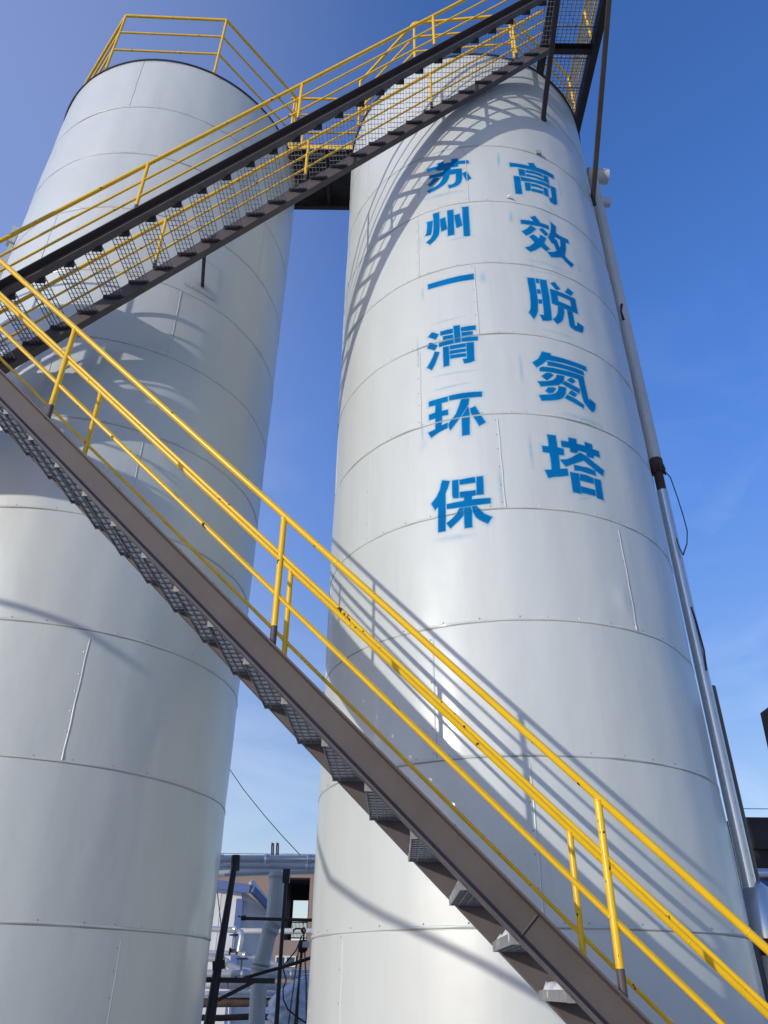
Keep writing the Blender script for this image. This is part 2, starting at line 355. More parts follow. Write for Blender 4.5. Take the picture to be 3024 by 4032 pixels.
# ------------------------------------------------------------------ lettering
GLYPHS = {
 'su': [
  [(-24.1,11.282),(-19.8,11.269),(-19.8,11.331),(-17.3,11.335),(-17.2,11.28),(-14.2,11.274),(-14.1,11.342),(-11.6,11.331),(-11.6,11.274),(-7.5,11.258),(-7.3,11.183),(-11.6,11.196),(-11.6,11.144),(-14.3,11.14),(-14.5,11.168),(-17.4,11.17),(-17.4,11.137),(-19.9,11.158),(-20.0,11.198),(-24.1,11.211)],
  [(-17.4,11.182),(-14.5,11.168),(-14.5,11.108),(-10.4,11.09),(-10.2,10.982),(-10.4,10.865),(-10.9,10.786),(-11.9,10.737),(-13.5,10.713),(-15.7,10.706),(-16.0,10.785),(-14.2,10.778),(-13.2,10.809),(-12.8,10.872),(-12.7,10.989),(-15.1,10.996),(-15.5,10.921),(-16.5,10.85),(-18.1,10.797),(-20.2,10.761),(-23.6,10.722),(-24.3,10.79),(-20.8,10.833),(-19.2,10.874),(-18.2,10.942),(-17.8,11.004),(-20.0,11.022),(-23.2,11.042),(-23.2,11.111),(-20.7,11.099),(-17.5,11.101)],
  [(-21.7,11.017),(-21.3,11.027),(-20.0,11.006),(-19.1,10.968),(-20.7,10.924),(-23.0,10.86),(-24.1,10.924),(-22.7,10.961)],
  [(-10.3,10.974),(-8.6,11.016),(-6.9,10.845),(-8.8,10.798)],
 ],
 'zhou': [
  [(-24.8,10.149),(-22.5,10.135),(-22.7,10.009),(-23.0,9.916),(-23.4,9.863),(-25.7,9.88),(-25.1,9.939),(-24.8,10.04)],
  [(-22.4,10.278),(-19.9,10.272),(-19.9,10.026),(-20.0,9.891),(-20.4,9.814),(-21.8,9.738),(-23.9,9.68),(-25.4,9.751),(-23.7,9.792),(-22.8,9.851),(-22.4,9.959),(-22.3,10.111)],
  [(-19.8,10.121),(-17.7,10.133),(-17.1,9.881),(-19.5,9.86)],
  [(-16.9,10.255),(-14.5,10.249),(-14.5,10.002),(-14.6,9.739),(-17.1,9.741),(-16.9,10.03)],
  [(-14.4,10.128),(-12.3,10.142),(-11.5,9.893),(-13.6,9.862),(-13.9,9.889)],
  [(-11.4,10.27),(-8.8,10.27),(-8.9,10.145),(-9.0,9.683),(-10.1,9.669),(-11.4,9.686),(-11.3,9.827),(-11.4,9.972),(-11.2,10.202)],
 ],
 'yi': [
  [(-25.3,8.967),(-17.0,8.966),(-8.8,8.975),(-8.9,8.873),(-17.1,8.869),(-25.2,8.877)],
 ],
 'qing': [
  [(-24.3,8.141),(-21.9,8.077),(-23.1,8.005),(-25.8,8.081)],
  [(-25.2,7.983),(-22.4,7.915),(-23.6,7.842),(-26.4,7.918)],
  [(-23.7,7.829),(-21.9,7.794),(-23.4,7.644),(-24.8,7.548),(-26.5,7.615),(-25.1,7.696),(-24.1,7.772)],
  [(-21.5,8.113),(-19.2,8.118),(-17.1,8.111),(-17.1,8.041),(-19.3,8.044),(-21.5,8.05)],
  [(-16.9,8.152),(-14.7,8.147),(-14.7,7.877),(-16.8,7.879)],
  [(-14.5,8.106),(-11.9,8.111),(-9.5,8.106),(-9.6,8.039),(-12.0,8.036),(-14.5,8.044)],
  [(-20.7,8.03),(-17.1,8.023),(-17.1,7.959),(-18.9,7.965),(-20.6,7.963)],
  [(-14.4,8.032),(-10.6,8.023),(-10.7,7.962),(-14.4,7.962)],
  [(-22.2,7.939),(-19.7,7.949),(-17.0,7.947),(-17.0,7.881),(-19.7,7.877),(-22.1,7.875)],
  [(-14.5,7.941),(-12.0,7.944),(-9.0,7.934),(-9.2,7.867),(-12.1,7.869),(-14.5,7.881)],
  [(-20.8,7.86),(-18.7,7.857),(-18.7,7.667),(-18.9,7.553),(-20.8,7.553)],
  [(-18.5,7.86),(-13.1,7.851),(-13.2,7.79),(-18.5,7.793)],
  [(-18.5,7.78),(-13.1,7.769),(-13.2,7.716),(-18.6,7.722)],
  [(-18.5,7.71),(-13.2,7.697),(-13.2,7.64),(-18.5,7.654)],
  [(-13.0,7.855),(-10.5,7.851),(-10.7,7.558),(-12.2,7.541),(-14.0,7.539),(-14.5,7.613),(-13.1,7.614)],
 ],
 'huan': [
  [(-26.2,7.105),(-23.3,7.109),(-19.8,7.111),(-19.9,7.041),(-21.9,7.038),(-21.9,6.932),(-20.0,6.932),(-20.0,6.858),(-22.0,6.859),(-22.1,6.731),(-20.2,6.75),(-20.2,6.676),(-22.9,6.646),(-25.7,6.6),(-26.7,6.681),(-24.3,6.701),(-24.2,6.848),(-26.3,6.847),(-26.3,6.923),(-24.2,6.931),(-24.0,7.029),(-26.2,7.032)],
  [(-19.5,7.118),(-15.8,7.12),(-12.2,7.113),(-9.1,7.102),(-9.2,7.031),(-12.4,7.037),(-15.9,7.045),(-19.5,7.05)],
  [(-15.7,7.037),(-13.1,7.029),(-13.5,6.951),(-13.9,6.922),(-16.0,6.809),(-17.0,6.748),(-19.5,6.631),(-20.0,6.68),(-20.0,6.729),(-17.6,6.853),(-16.5,6.953)],
  [(-13.8,6.921),(-13.5,6.906),(-13.3,6.823),(-13.7,6.531),(-16.0,6.534),(-15.9,6.802)],
  [(-13.2,6.892),(-11.5,6.912),(-8.7,6.675),(-10.7,6.631),(-12.3,6.767),(-13.1,6.834)],
 ],
 'bao': [
  [(-22.7,6.021),(-20.4,5.993),(-21.0,5.918),(-21.8,5.856),(-22.0,5.628),(-22.3,5.417),(-24.5,5.417),(-24.4,5.597),(-24.3,5.712),(-25.2,5.682),(-26.4,5.771),(-24.6,5.839),(-23.5,5.912),(-23.1,5.977)],
  [(-19.7,5.99),(-17.8,5.993),(-17.9,5.77),(-19.6,5.775),(-19.9,5.816)],
  [(-17.6,5.986),(-12.9,5.992),(-12.9,5.921),(-17.6,5.923)],
  [(-12.6,5.992),(-10.6,5.991),(-10.8,5.772),(-12.9,5.773)],
  [(-17.7,5.841),(-13.0,5.835),(-13.0,5.774),(-14.2,5.767),(-14.2,5.734),(-9.0,5.723),(-9.1,5.66),(-12.9,5.657),(-16.8,5.655),(-21.7,5.665),(-21.7,5.726),(-16.6,5.73),(-16.5,5.762),(-17.7,5.772)],
  [(-18.0,5.655),(-16.9,5.653),(-16.9,5.558),(-18.5,5.503),(-20.9,5.434),(-22.0,5.508),(-20.2,5.549),(-18.8,5.6)],
  [(-16.8,5.651),(-14.7,5.65),(-14.4,5.604),(-14.6,5.411),(-16.8,5.41),(-16.8,5.567)],
  [(-14.5,5.652),(-13.1,5.653),(-12.2,5.609),(-11.1,5.555),(-8.9,5.506),(-10.3,5.43),(-12.4,5.482),(-13.6,5.526),(-14.2,5.578)],
 ],
 'gao': [
  [(8.6,11.223),(12.7,11.236),(17.0,11.252),(16.3,11.306),(19.0,11.349),(20.2,11.266),(24.4,11.284),(28.3,11.277),(28.2,11.178),(24.0,11.176),(19.8,11.166),(14.3,11.153),(11.5,11.151),(8.5,11.131)],
  [(11.9,11.122),(14.6,11.128),(14.7,10.986),(12.0,10.968)],
  [(14.8,11.127),(18.6,11.149),(22.4,11.15),(22.5,11.085),(18.5,11.086),(14.9,11.066)],
  [(14.9,11.038),(18.6,11.05),(22.5,11.053),(22.5,10.992),(18.4,10.998),(14.8,10.984)],
  [(22.7,11.148),(25.1,11.158),(25.1,10.994),(22.6,10.998)],
  [(9.5,10.935),(12.2,10.95),(12.3,10.574),(9.5,10.554)],
  [(12.4,10.953),(17.5,10.955),(22.3,10.976),(25.2,10.98),(25.3,10.896),(21.9,10.898),(17.3,10.891),(12.4,10.856)],
  [(13.8,10.849),(16.3,10.859),(16.1,10.685),(13.8,10.666)],
  [(16.4,10.853),(18.8,10.867),(21.6,10.858),(21.5,10.804),(18.6,10.804),(16.4,10.792)],
  [(16.4,10.749),(18.8,10.755),(21.5,10.763),(21.5,10.696),(18.8,10.691),(16.4,10.685)],
  [(21.7,10.855),(23.9,10.866),(23.8,10.677),(21.7,10.69)],
  [(25.5,10.973),(28.1,10.977),(27.6,10.619),(26.0,10.573),(24.1,10.588),(23.8,10.672),(25.2,10.69),(25.4,10.871)],
 ],
 'xiao': [
  [(10.0,10.013),(12.7,10.033),(15.2,10.044),(14.1,10.116),(16.2,10.163),(18.0,10.071),(17.5,10.055),(21.5,10.055),(21.6,9.973),(17.3,9.969),(13.2,9.945),(9.9,9.933)],
  [(13.7,9.943),(16.0,9.9),(13.4,9.774),(11.3,9.707),(9.8,9.779),(12.0,9.854)],
  [(16.9,9.905),(18.6,9.957),(20.9,9.874),(20.5,9.849),(19.3,9.807)],
  [(12.5,9.704),(14.3,9.773),(16.3,9.717),(17.3,9.804),(19.6,9.768),(18.3,9.652),(20.4,9.567),(18.5,9.499),(16.7,9.558),(14.3,9.468),(12.1,9.41),(10.2,9.473),(12.5,9.528),(14.3,9.612)],
  [(22.8,10.159),(25.2,10.112),(24.6,9.978),(26.5,9.952),(30.4,9.961),(30.5,9.881),(28.8,9.87),(28.3,9.722),(27.0,9.565),(28.6,9.514),(30.7,9.48),(29.3,9.391),(27.0,9.444),(25.2,9.504),(22.7,9.455),(20.4,9.418),(18.9,9.498),(21.6,9.535),(23.4,9.593),(22.6,9.713),(21.7,9.709),(20.3,9.798),(21.9,9.927),(22.6,10.043)],
 ],
 'xiao_holes': [
  [(23.5,9.823),(23.8,9.875),(26.2,9.87),(25.8,9.749),(25.2,9.687),(24.4,9.834)],
 ],
 'tuo': [
  [(9.6,8.927),(12.4,8.942),(12.5,8.733),(12.5,8.528),(11.9,8.363),(11.2,8.292),(10.1,8.22),(8.5,8.319),(9.2,8.37),(9.7,8.492),(9.8,8.642)],
  [(12.7,8.941),(14.0,8.948),(14.0,8.862),(12.7,8.86)],
  [(12.6,8.748),(14.0,8.758),(14.0,8.678),(12.6,8.672)],
  [(12.6,8.573),(14.1,8.584),(14.0,8.512),(12.6,8.501)],
  [(14.2,8.945),(16.9,8.951),(17.1,8.671),(16.8,8.285),(16.5,8.259),(14.9,8.234),(13.2,8.225),(12.4,8.314),(14.0,8.325),(14.2,8.503),(14.2,8.749)],
  [(18.2,8.913),(20.1,8.964),(22.1,8.864),(20.8,8.826),(20.0,8.823)],
  [(25.7,8.946),(27.9,8.903),(26.4,8.814),(23.8,8.838)],
  [(17.6,8.81),(23.1,8.803),(28.2,8.797),(28.2,8.531),(22.0,8.529),(17.6,8.551)],
  [(19.7,8.533),(22.2,8.531),(22.2,8.467),(21.3,8.342),(20.5,8.288),(18.5,8.217),(17.0,8.287),(18.4,8.336),(19.2,8.4),(19.6,8.471)],
  [(23.4,8.526),(25.8,8.527),(25.9,8.324),(26.2,8.3),(26.8,8.314),(27.2,8.377),(29.8,8.35),(29.4,8.272),(28.5,8.225),(25.6,8.216),(23.9,8.238),(23.4,8.273),(23.5,8.359)],
 ],
 'tuo_holes': [
  [(20.4,8.727),(22.0,8.726),(25.6,8.722),(25.6,8.612),(22.9,8.62),(20.4,8.625)],
 ],
 'dan': [
  [(11.2,7.711),(14.3,7.707),(14.2,7.676),(18.9,7.674),(23.5,7.671),(27.6,7.671),(27.6,7.597),(24.8,7.595),(18.6,7.599),(12.7,7.588),(11.2,7.529),(8.8,7.452),(7.5,7.526),(9.5,7.586),(10.5,7.648)],
  [(12.6,7.575),(18.3,7.578),(23.1,7.578),(26.0,7.572),(26.0,7.508),(22.8,7.502),(18.0,7.511),(12.5,7.506)],
  [(9.6,7.452),(10.8,7.481),(14.9,7.487),(19.5,7.492),(25.7,7.49),(25.7,7.376),(25.9,7.253),(26.2,7.133),(26.6,7.181),(28.9,7.14),(28.4,7.059),(27.6,7.005),(26.6,6.992),(25.4,7.025),(23.9,7.091),(23.5,7.184),(23.3,7.281),(23.1,7.414),(19.2,7.412),(14.6,7.412),(11.7,7.408),(9.6,7.404)],
  [(9.9,7.334),(11.7,7.394),(13.3,7.401),(14.2,7.377),(11.9,7.287),(11.3,7.284)],
  [(15.3,7.396),(18.1,7.402),(17.6,7.33),(16.9,7.284),(15.2,7.238),(12.0,7.204),(9.4,7.182),(8.5,7.254),(11.5,7.271),(13.5,7.299),(14.7,7.34)],
  [(10.6,7.128),(11.7,7.185),(13.6,7.197),(14.4,7.182),(13.2,7.115),(11.6,7.096)],
  [(15.3,7.23),(18.1,7.234),(17.5,7.136),(16.4,7.071),(14.8,7.033),(12.4,7.003),(9.1,6.983),(8.4,7.061),(11.5,7.082),(13.6,7.108),(14.8,7.154)],
  [(18.6,7.347),(20.2,7.401),(21.1,7.402),(22.0,7.366),(20.6,7.314)],
  [(16.7,7.273),(17.9,7.331),(23.3,7.268),(22.6,7.191),(19.7,7.226)],
  [(18.4,7.151),(19.8,7.216),(21.9,7.18),(20.6,7.122)],
  [(16.9,7.072),(18.0,7.136),(21.1,7.1),(24.0,7.049),(23.4,6.993),(20.5,7.032)],
 ],
 'ta': [
  [(9.3,6.527),(12.1,6.528),(12.1,6.372),(14.0,6.367),(13.9,6.278),(12.2,6.273),(12.0,6.099),(14.3,6.116),(14.4,6.028),(11.7,6.0),(9.8,5.989),(8.0,5.968),(7.2,6.066),(9.3,6.077),(9.4,6.199),(9.3,6.283),(7.3,6.289),(7.3,6.371),(9.3,6.371),(9.4,6.455)],
  [(13.5,6.468),(16.0,6.474),(16.2,6.534),(19.0,6.537),(18.9,6.475),(21.7,6.476),(21.8,6.53),(24.6,6.525),(24.5,6.462),(26.9,6.461),(26.8,6.374),(24.6,6.376),(24.2,6.334),(21.7,6.329),(21.7,6.38),(18.9,6.385),(18.9,6.365),(18.0,6.34),(16.1,6.339),(16.1,6.391),(13.4,6.385)],
  [(12.2,6.214),(14.5,6.234),(16.0,6.265),(19.5,6.365),(21.5,6.344),(24.7,6.268),(27.6,6.22),(26.7,6.133),(24.2,6.173),(20.3,6.267),(16.9,6.196),(13.8,6.133)],
  [(16.6,6.182),(19.0,6.184),(21.6,6.188),(24.0,6.174),(24.0,6.107),(20.9,6.112),(18.4,6.118),(16.5,6.106)],
  [(14.9,6.078),(17.9,6.083),(17.8,5.83),(15.0,5.835)],
  [(18.1,6.082),(20.5,6.086),(22.8,6.069),(22.8,5.995),(20.3,5.996),(17.9,5.997)],
  [(17.9,5.928),(22.8,5.924),(22.7,5.845),(17.8,5.847)],
  [(23.0,6.071),(25.5,6.072),(25.4,5.823),(22.9,5.827)],
 ],
}

def paint_mat():
    m = mat('sprayed_blue_paint', (.0, .2, .55), .8, 0, .06); nt_ = m.node_tree; b = nt_.nodes['Principled BSDF']
    a = N(m, 'ShaderNodeAttribute', attribute_name='core'); h = N(m, 'ShaderNodeAttribute', attribute_name='halo')
    v = coords(m); n1 = noise(m, v, 3.5, 3)
    core = ramp(m, n1, [(.3, (.0, .125, .33)), (.7, (.0, .16, .41))])
    c = mixc(m, a.outputs['Fac'], (.16, .50, .72), core); LK(m, c, b.inputs['Base Color'])
    mul = N(m, 'ShaderNodeMath', operation='MULTIPLY'); LK(m, h.outputs['Fac'], mul.inputs[0])
    LK(m, ramp(m, noise(m, v, 9, 4), [(.2, (.35,)*3), (.7, (1,)*3)]), mul.inputs[1])
    mx = N(m, 'ShaderNodeMath', operation='MAXIMUM'); LK(m, a.outputs['Fac'], mx.inputs[0]); LK(m, mul.outputs[0], mx.inputs[1])
    LK(m, mx.outputs[0], b.inputs['Alpha'])
    return m
M['paint'] = paint_mat()
def sdf(polys, S, Z):
    inside = np.zeros(S.shape, bool); dist = np.full(S.shape, 9.)
    for P in polys:
        ins = np.zeros(S.shape, bool)
        for (x0, y0), (x1, y1) in zip(P, P[1:] + P[:1]):
            dx, dy = x1 - x0, y1 - y0; L2 = dx*dx + dy*dy + 1e-12
            t = np.clip(((S - x0)*dx + (Z - y0)*dy)/L2, 0, 1)
            dist = np.minimum(dist, np.hypot(S - x0 - t*dx, Z - y0 - t*dy))
            if abs(dy) > 1e-9:
                cnd = ((y0 > Z) != (y1 > Z)) & (S < (x1 - x0)*(Z - y0)/dy + x0); ins ^= cnd
        inside |= ins
    return inside, dist
def glyph(key, label, marks=()):
    polys = [[(math.radians(a)*RRR, z) for a, z in P] for P in GLYPHS[key]]
    holes = [[(math.radians(a)*RRR, z) for a, z in P] for P in GLYPHS.get(key + '_holes', [])]
    xs = [x for P in polys for x, _ in P]; zz = [z for P in polys for _, z in P]
    st = .0065; pad = .17
    S, Z = np.meshgrid(np.arange(min(xs) - pad, max(xs) + pad, st), np.arange(min(zz) - pad, max(zz) + pad, st))
    ins, d = sdf(polys, S, Z)
    if holes:
        hi, hd = sdf(holes, S, Z); d = np.where(hi, hd, np.minimum(d, hd)); ins = ins & ~hi
    sd = np.where(ins, -d, d)
    core = np.clip(.5 - sd/.006, 0, 1)
    halo = np.where(sd > 0, .5*np.exp(-np.maximum(sd, 0)/.009) + .07*np.exp(-np.maximum(sd, 0)/.045), 1.)
    rnd = np.random.RandomState(abs(hash(key)) % 1000 if False else sum(map(ord, key)))
    x0, x1, y0, y1 = min(xs), max(xs), min(zz), max(zz)
    # soft over-spray where the edge of the stencil sheet lay
    for (ax, ay, bx, by, wd, amp) in marks:
        px, py = x0 + (x1 - x0)*ax, y0 + (y1 - y0)*ay; qx, qy = x0 + (x1 - x0)*bx, y0 + (y1 - y0)*by
        dx, dy = qx - px, qy - py; L2 = dx*dx + dy*dy
        t = np.clip(((S - px)*dx + (Z - py)*dy)/L2, 0, 1); dd = np.hypot(S - px - t*dx, Z - py - t*dy)
        halo = np.maximum(halo, amp*np.exp(-(dd/wd)**1.3)*(.35 + .65*np.sin(np.pi*np.clip(t, 0, 1))))
    halo[halo < .025] = 0
    ny, nx = S.shape; use = np.maximum(core, halo) > .03
    cell = use[:-1, :-1] | use[1:, :-1] | use[:-1, 1:] | use[1:, 1:]
    idx = -np.ones(S.shape, int); need = np.zeros(S.shape, bool)
    need[:-1, :-1] |= cell; need[1:, :-1] |= cell; need[:-1, 1:] |= cell; need[1:, 1:] |= cell
    idx[need] = np.arange(need.sum())
    V = []
    for s_, z in zip(S[need], Z[need]):
        th = s_/RRR; V.append(radial(RCX, RCY, th, radR(th, z) + .0035, z))
    J, I = np.nonzero(cell)
    Fc = np.stack([idx[J, I], idx[J, I+1], idx[J+1, I+1], idx[J+1, I]], 1).tolist()
    me = bpy.data.meshes.new('painted_character'); me.from_pydata([tuple(v) for v in V], [], Fc); me.materials.append(M['paint'])
    for nm, arr in (('core', core), ('halo', halo)):
        at_ = me.attributes.new(nm, 'FLOAT', 'POINT'); at_.data.foreach_set('value', arr[need].astype(np.float32))
    me.polygons.foreach_set('use_smooth', [True]*len(Fc)); me.update()
    o = bpy.data.objects.new('painted_character', me); sc.collection.objects.link(o); adopt(o, tankR)
    o['label'] = label
    return o
bL = [(-.18, .2, -.18, .95, .012, .3), (.1, -.16, .95, -.2, .014, .28), (.1, 1.17, .8, 1.2, .012, .22)]
glyph('su', 'blue character 苏, topmost of the left column', [(-.2, .0, -.17, .75, .013, .4), (-.1, -.12, .8, -.16, .03, .33)])
glyph('zhou', 'blue character 州', [(.5, -.03, 1.1, .0, .012, .3), (-.15, -.05, -.1, .4, .05, .12)])
glyph('yi', 'blue character 一, a single horizontal bar', [(1.18, -.6, 1.18, 1.0, .03, .45), (-.12, -1.5, -.12, .6, .012, .35)])
glyph('qing', 'blue character 清', bL)
glyph('huan', 'blue character 环', [(-.1, .1, -.12, .5, .012, .35), (.1, 1.2, .8, 1.22, .012, .4), (-.14, -.1, -.05, .1, .04, .16)])
glyph('bao', 'blue character 保, lowest of the left column', [(1.17, .3, 1.17, 1.05, .018, .35), (.05, -.12, .7, -.14, .03, .25)])
glyph('gao', 'blue character 高, topmost of the right column', [(-.23, .7, -.2, 1.1, .022, .5), (1.1, .35, 1.1, .85, .012, .4), (.6, -.05, .95, -.25, .018, .25)])
glyph('xiao', 'blue character 效', [(-.17, .7, -.16, 1.0, .02, .45), (.0, -.17, .7, -.18, .03, .16), (1.12, 0, 1.13, .2, .014, .35)])
glyph('tuo', 'blue character 脱', [(.1, 1.16, .9, 1.2, .02, .2), (.2, -.17, .8, -.2, .02, .18)])
glyph('dan', 'blue character 氮', [(-.18, .3, -.18, .9, .016, .35), (.4, -.18, 1.05, -.2, .022, .42)])
glyph('ta', 'blue character 塔, lowest of the right column', [(-.17, .35, -.17, .95, .016, .4), (.45, -.1, .7, .0, .012, .3)])

# ------------------------------------------------------------------ stair flights
def stair(cfg):
    A = Vector(cfg['A']); d = Vector(cfg['d']); n = Vector(cfg['n']).normalized(); k = cfg.get('k', 1.0)
    d.normalize(); Z = Vector((0, 0, 1))
    w_, mid, lo, Lp, s = cfg['w'], cfg['mid'], cfg['lo'], cfg['Lp'], cfg['s']
    t0, t1 = cfg['range']
    root = empty(cfg['name'], cfg['base'], cfg['label'], 'stairs', None)
    hz = .236
    web0 = A + n*.035; web1 = A + n*(w_ + .0)          # inner faces of the two channels
    def pt(P, t, dz): return P + d*t - Z*dz
    q = MB(); q.channel(pt(web0, t0, Lp + hz/2), pt(web0, t1, Lp + hz/2), -n, .17, .08)
    if 'weld' in cfg:
        tw = cfg['weld']; u = d.cross(n).normalized(); c0 = pt(web0, tw, Lp + hz/2) - n*.002
        q.tube([c0 + u*(-.073 + .146*i/22) + d*.0015*math.sin(i*2.1) for i in range(23)], .007, 6, True, rs=[.0065 + .002*abs(math.sin(i*1.7)) for i in range(23)])
    q.build('stringer', M['primer'], root)
    q = MB(); q.channel(pt(web1, t0, Lp + hz/2), pt(web1, t1, Lp + hz/2), n, .17, .08); q.build('stringer', M['primer'], root)
    # treads: one mesh, copied
    td = cfg['td']; sp = (cfg['tw'] - .035) - .012; z0_ = .0
    c = MB(); x0 = .0
    nb = 6; th_z = cfg.get('thick', .026)
    for i in range(nb): 
        x = .004 + (td - .008)*i/(nb - 1); c.box((x, sp/2, .028), (.0022, sp/2 - .006, cfg.get('bar', .016)))
    m_ = 11
    for i in range(1, m_): c.box((td/2, sp*i/m_, cfg.get('cz', .038)), (td/2, .0024 if 'cz' not in cfg else .004, .0032))
    c.cur = cfg.get('dark', 0)  # upper flight: galvanised end plates darkened, their shade put into the colour
    pl = cfg.get('plate', .026); c.box((td/2, .003, pl), (td/2 + .004, .003, pl)); c.box((td/2, sp - .003, pl), (td/2 + .004, .003, pl))
    if 'light_stop' in cfg: c.box((td - .004, sp/2, .032), (.0035, sp/2 - .008, .042))  # upright strip added to stop sunlight passing between the treads
    if 'cleat' in cfg: c.box((td - .05, .02, -.02), (.055, .019, .0195))
    for x_ in (.05, td - .05):                                  # bolt heads
        c.tube([(x_, -.001, pl), (x_, .009, pl)], .011, 6); c.tube([(x_, sp - .01, pl), (x_, sp + .001, pl)], .011, 6)
    tr0 = None
    for i in range(cfg['n0'], cfg['n1']):
        p = A + n*cfg['tw'] + d*(cfg['tt'] + i*s) - Z*cfg['zt']
        base = p - n*(sp + .006)
        if tr0 is None:
            tr0 = c.build('tread', [M['galv'], M['darksteel']]); o = tr0
        else:
            o = tr0.copy(); sc.collection.objects.link(o)
        o.parent = root; o.location = base - Vector(root.location); o.rotation_euler = (0, 0, math.atan2(-n.x, n.y))
        if i in cfg.get('snow', ()):
            sn = MB(); rr = random.Random(i)
            gx, gy = 7, 22; hh = {}
            wid = rr.uniform(.6, .85)
            for a_ in range(gx):
                for b_ in range(gy):
                    ed = min(a_, gx - 1 - a_, b_, gy - 1 - b_)
                    hh[a_, b_] = ((.006 if ed == 0 else .035 + rr.uniform(-.006, .02))*(.75 + .4*math.sin(b_*.7 + i)), rr.uniform(-.008, .008) if ed == 0 else 0)
            top = [(.008 + (td*wid - .016)*a_/(gx - 1) + hh[a_, b_][1], .03 + (sp - .06)*b_/(gy - 1) + hh[a_, b_][1], .044 + hh[a_, b_][0]) for a_ in range(gx) for b_ in range(gy)]
            bot = [(x_, y_, .016) for x_, y_, _ in top]; m2 = len(top)
            fs_ = [(a_*gy + b_, (a_ + 1)*gy + b_, (a_ + 1)*gy + b_ + 1, a_*gy + b_ + 1) for a_ in range(gx - 1) for b_ in range(gy - 1)]
            rim = [a_*gy for a_ in range(gx)] + [(gx - 1)*gy + b_ for b_ in range(1, gy)] + [a_*gy + gy - 1 for a_ in range(gx - 2, -1, -1)] + [b_ for b_ in range(gy - 2, 0, -1)]
            sn.add(top + bot, fs_ + [tuple(m2 + k_ for k_ in reversed(f)) for f in fs_] + [(rim[k_], rim[k_] + m2, rim[(k_ + 1) % len(rim)] + m2, rim[(k_ + 1) % len(rim)]) for k_ in range(len(rim))], True)
            so = sn.build('packed_snow', M['snow']); so.parent = o
    # hand rails
    for side, P, ts in (('near', A, cfg['tn']), ('far', A + n*cfg['fo'], cfg['tf'])):
        a, b = cfg['rail']
        rt = cfg['rt']; hr = MB(); hr.tube([pt(P, a, 0), pt(P, b, 0)], rt, 14)
        t = a
        while t < b: hr.tube([pt(P, t, 0) - d*.006, pt(P, t, 0), pt(P, t, 0) + d*.006], .027, 14, False, rs=[rt, rt + .002, rt]); t += 2.9
        h = hr.build('handrail', M['yellow'], root)
        h['label'] = 'yellow handrail on the %s side of the flight' % ('camera' if side == 'near' else 'tank')
        for t in ts:
            pm = MB(); top = pt(P, t, .02); foot = pt(P, t, Lp)
            pm.tube([foot + Z*.11, top], .0205, 12)
            pm.cur = 1; pm.tube([foot - Z*.004, foot + Z*.112], .0207, 12); pm.cur = 0
            for dz in (mid, lo):
                for q_ in (-1, 1):
                    c_ = pt(P, t + q_*.022, dz); pm.tube([c_ - d*.006, c_, c_ + d*.006], .02, 8, True, rs=[.012, .018, .012])
            c_ = pt(P, t, .022); pm.tube([c_ - Z*.008, c_, c_ + Z*.008], .02, 8, True, rs=[.02, .026, .02])
            pm.build('post', [M['yellow'], M['primer']], h)
        for dz in (mid, lo):
            r_ = MB(); r_.tube([pt(P, a, dz), pt(P, b, dz)], .0135, 12); r_.build('mid_rail', M['yellow'], h)
    return root, A, d, n
LOW = dict(fo=.868, tw=.886, name='stair_flight', base=(2.8, 4.6, 0), label='lower stair flight, brown with yellow rails, dropping to the bottom right corner',
    A=(-.654, 4.245, 4.229), d=(.717, -.014, -.697), n=(.02, 1, 0), w=.886, mid=.288, lo=.576, Lp=.894, s=.341, tt=-2.277, zt=1.169, td=.24,
    n0=-8, n1=20, range=(-5.35, 4.75), rail=(-5.3, 4.4), tn=[-4.95, -2.461, .004, 2.51, 4.3], tf=[-5.0, -2.61, -.083, 2.533, 4.3], weld=1.93, rt=.0215, snow=range(-6, 14), bar=.026, plate=.024, light_stop=1, cz=.008)
lowroot, *_ = stair(LOW)
K = 1.035
E_ = Vector((0, 0, 1.6))
def kk(v): return (Vector(v) - E_)*K + E_
UPF = dict(fo=.749*K, tw=.749*K, bar=.008, dark=1, name='stair_flight', base=(-1.1, 5.9, 7.0), label='upper stair flight seen from below, climbing to the platform at top right',
    A=tuple(kk((-1.093, 5.238, 11.191))), d=(.722, -.027, .691), n=(.037, .999, 0), w=.77*K, mid=.306*K, lo=.601*K, Lp=.859*K, s=.342*K, tt=-4.01*K, zt=.894*K, td=.225*K,
    n0=-2, n1=26, range=(-4.75*K, 4.80*K), rail=(-4.7*K, 4.75*K), tn=[x*K for x in (-4.6, -2.294, .013, 2.329, 4.6)], tf=[x*K for x in (-4.6, -2.296, .008, 2.297, 4.057)], cleat=1, rt=.0235)
uproot, uA, ud, un = stair(UPF)

# bracket from the upper flight down to the left tank, with its patched-in plate
th = math.radians(39.1); foot = radial(LCX, LCY, th, radL(th, 9.8), 9.83)
head = uA + un*(UPF['w'] + .05) - Vector((0, 0, UPF['Lp'] + .24)); 
def pxx(P): P = P - EYE; return 1512 + F*P.dot(RT)/P.dot(FW)
ta, tb = -4.0, 4.0
for _ in range(40):
    tm = (ta + tb)/2
    if pxx(head + ud*tm) < 803: ta = tm
    else: tb = tm
head = head + ud*tm
q = MB(); q.bar(foot - Vector((0, -.05, 0)), head + Vector((0, 0, .04)), .032, .022, (1, 0, 0)); q.build('bracket', M['darksteel'], uproot)
q = MB(); a = []
for i in range(9):
    t = math.radians(32.8 + 12.6*i/8)
    for z in (9.66, 10.32): a.append(radial(LCX, LCY, t, radL(t, z) + .006, z))
q.add(a, [(2*i, 2*i + 2, 2*i + 3, 2*i + 1) for i in range(8)], True)
q.cur = 1
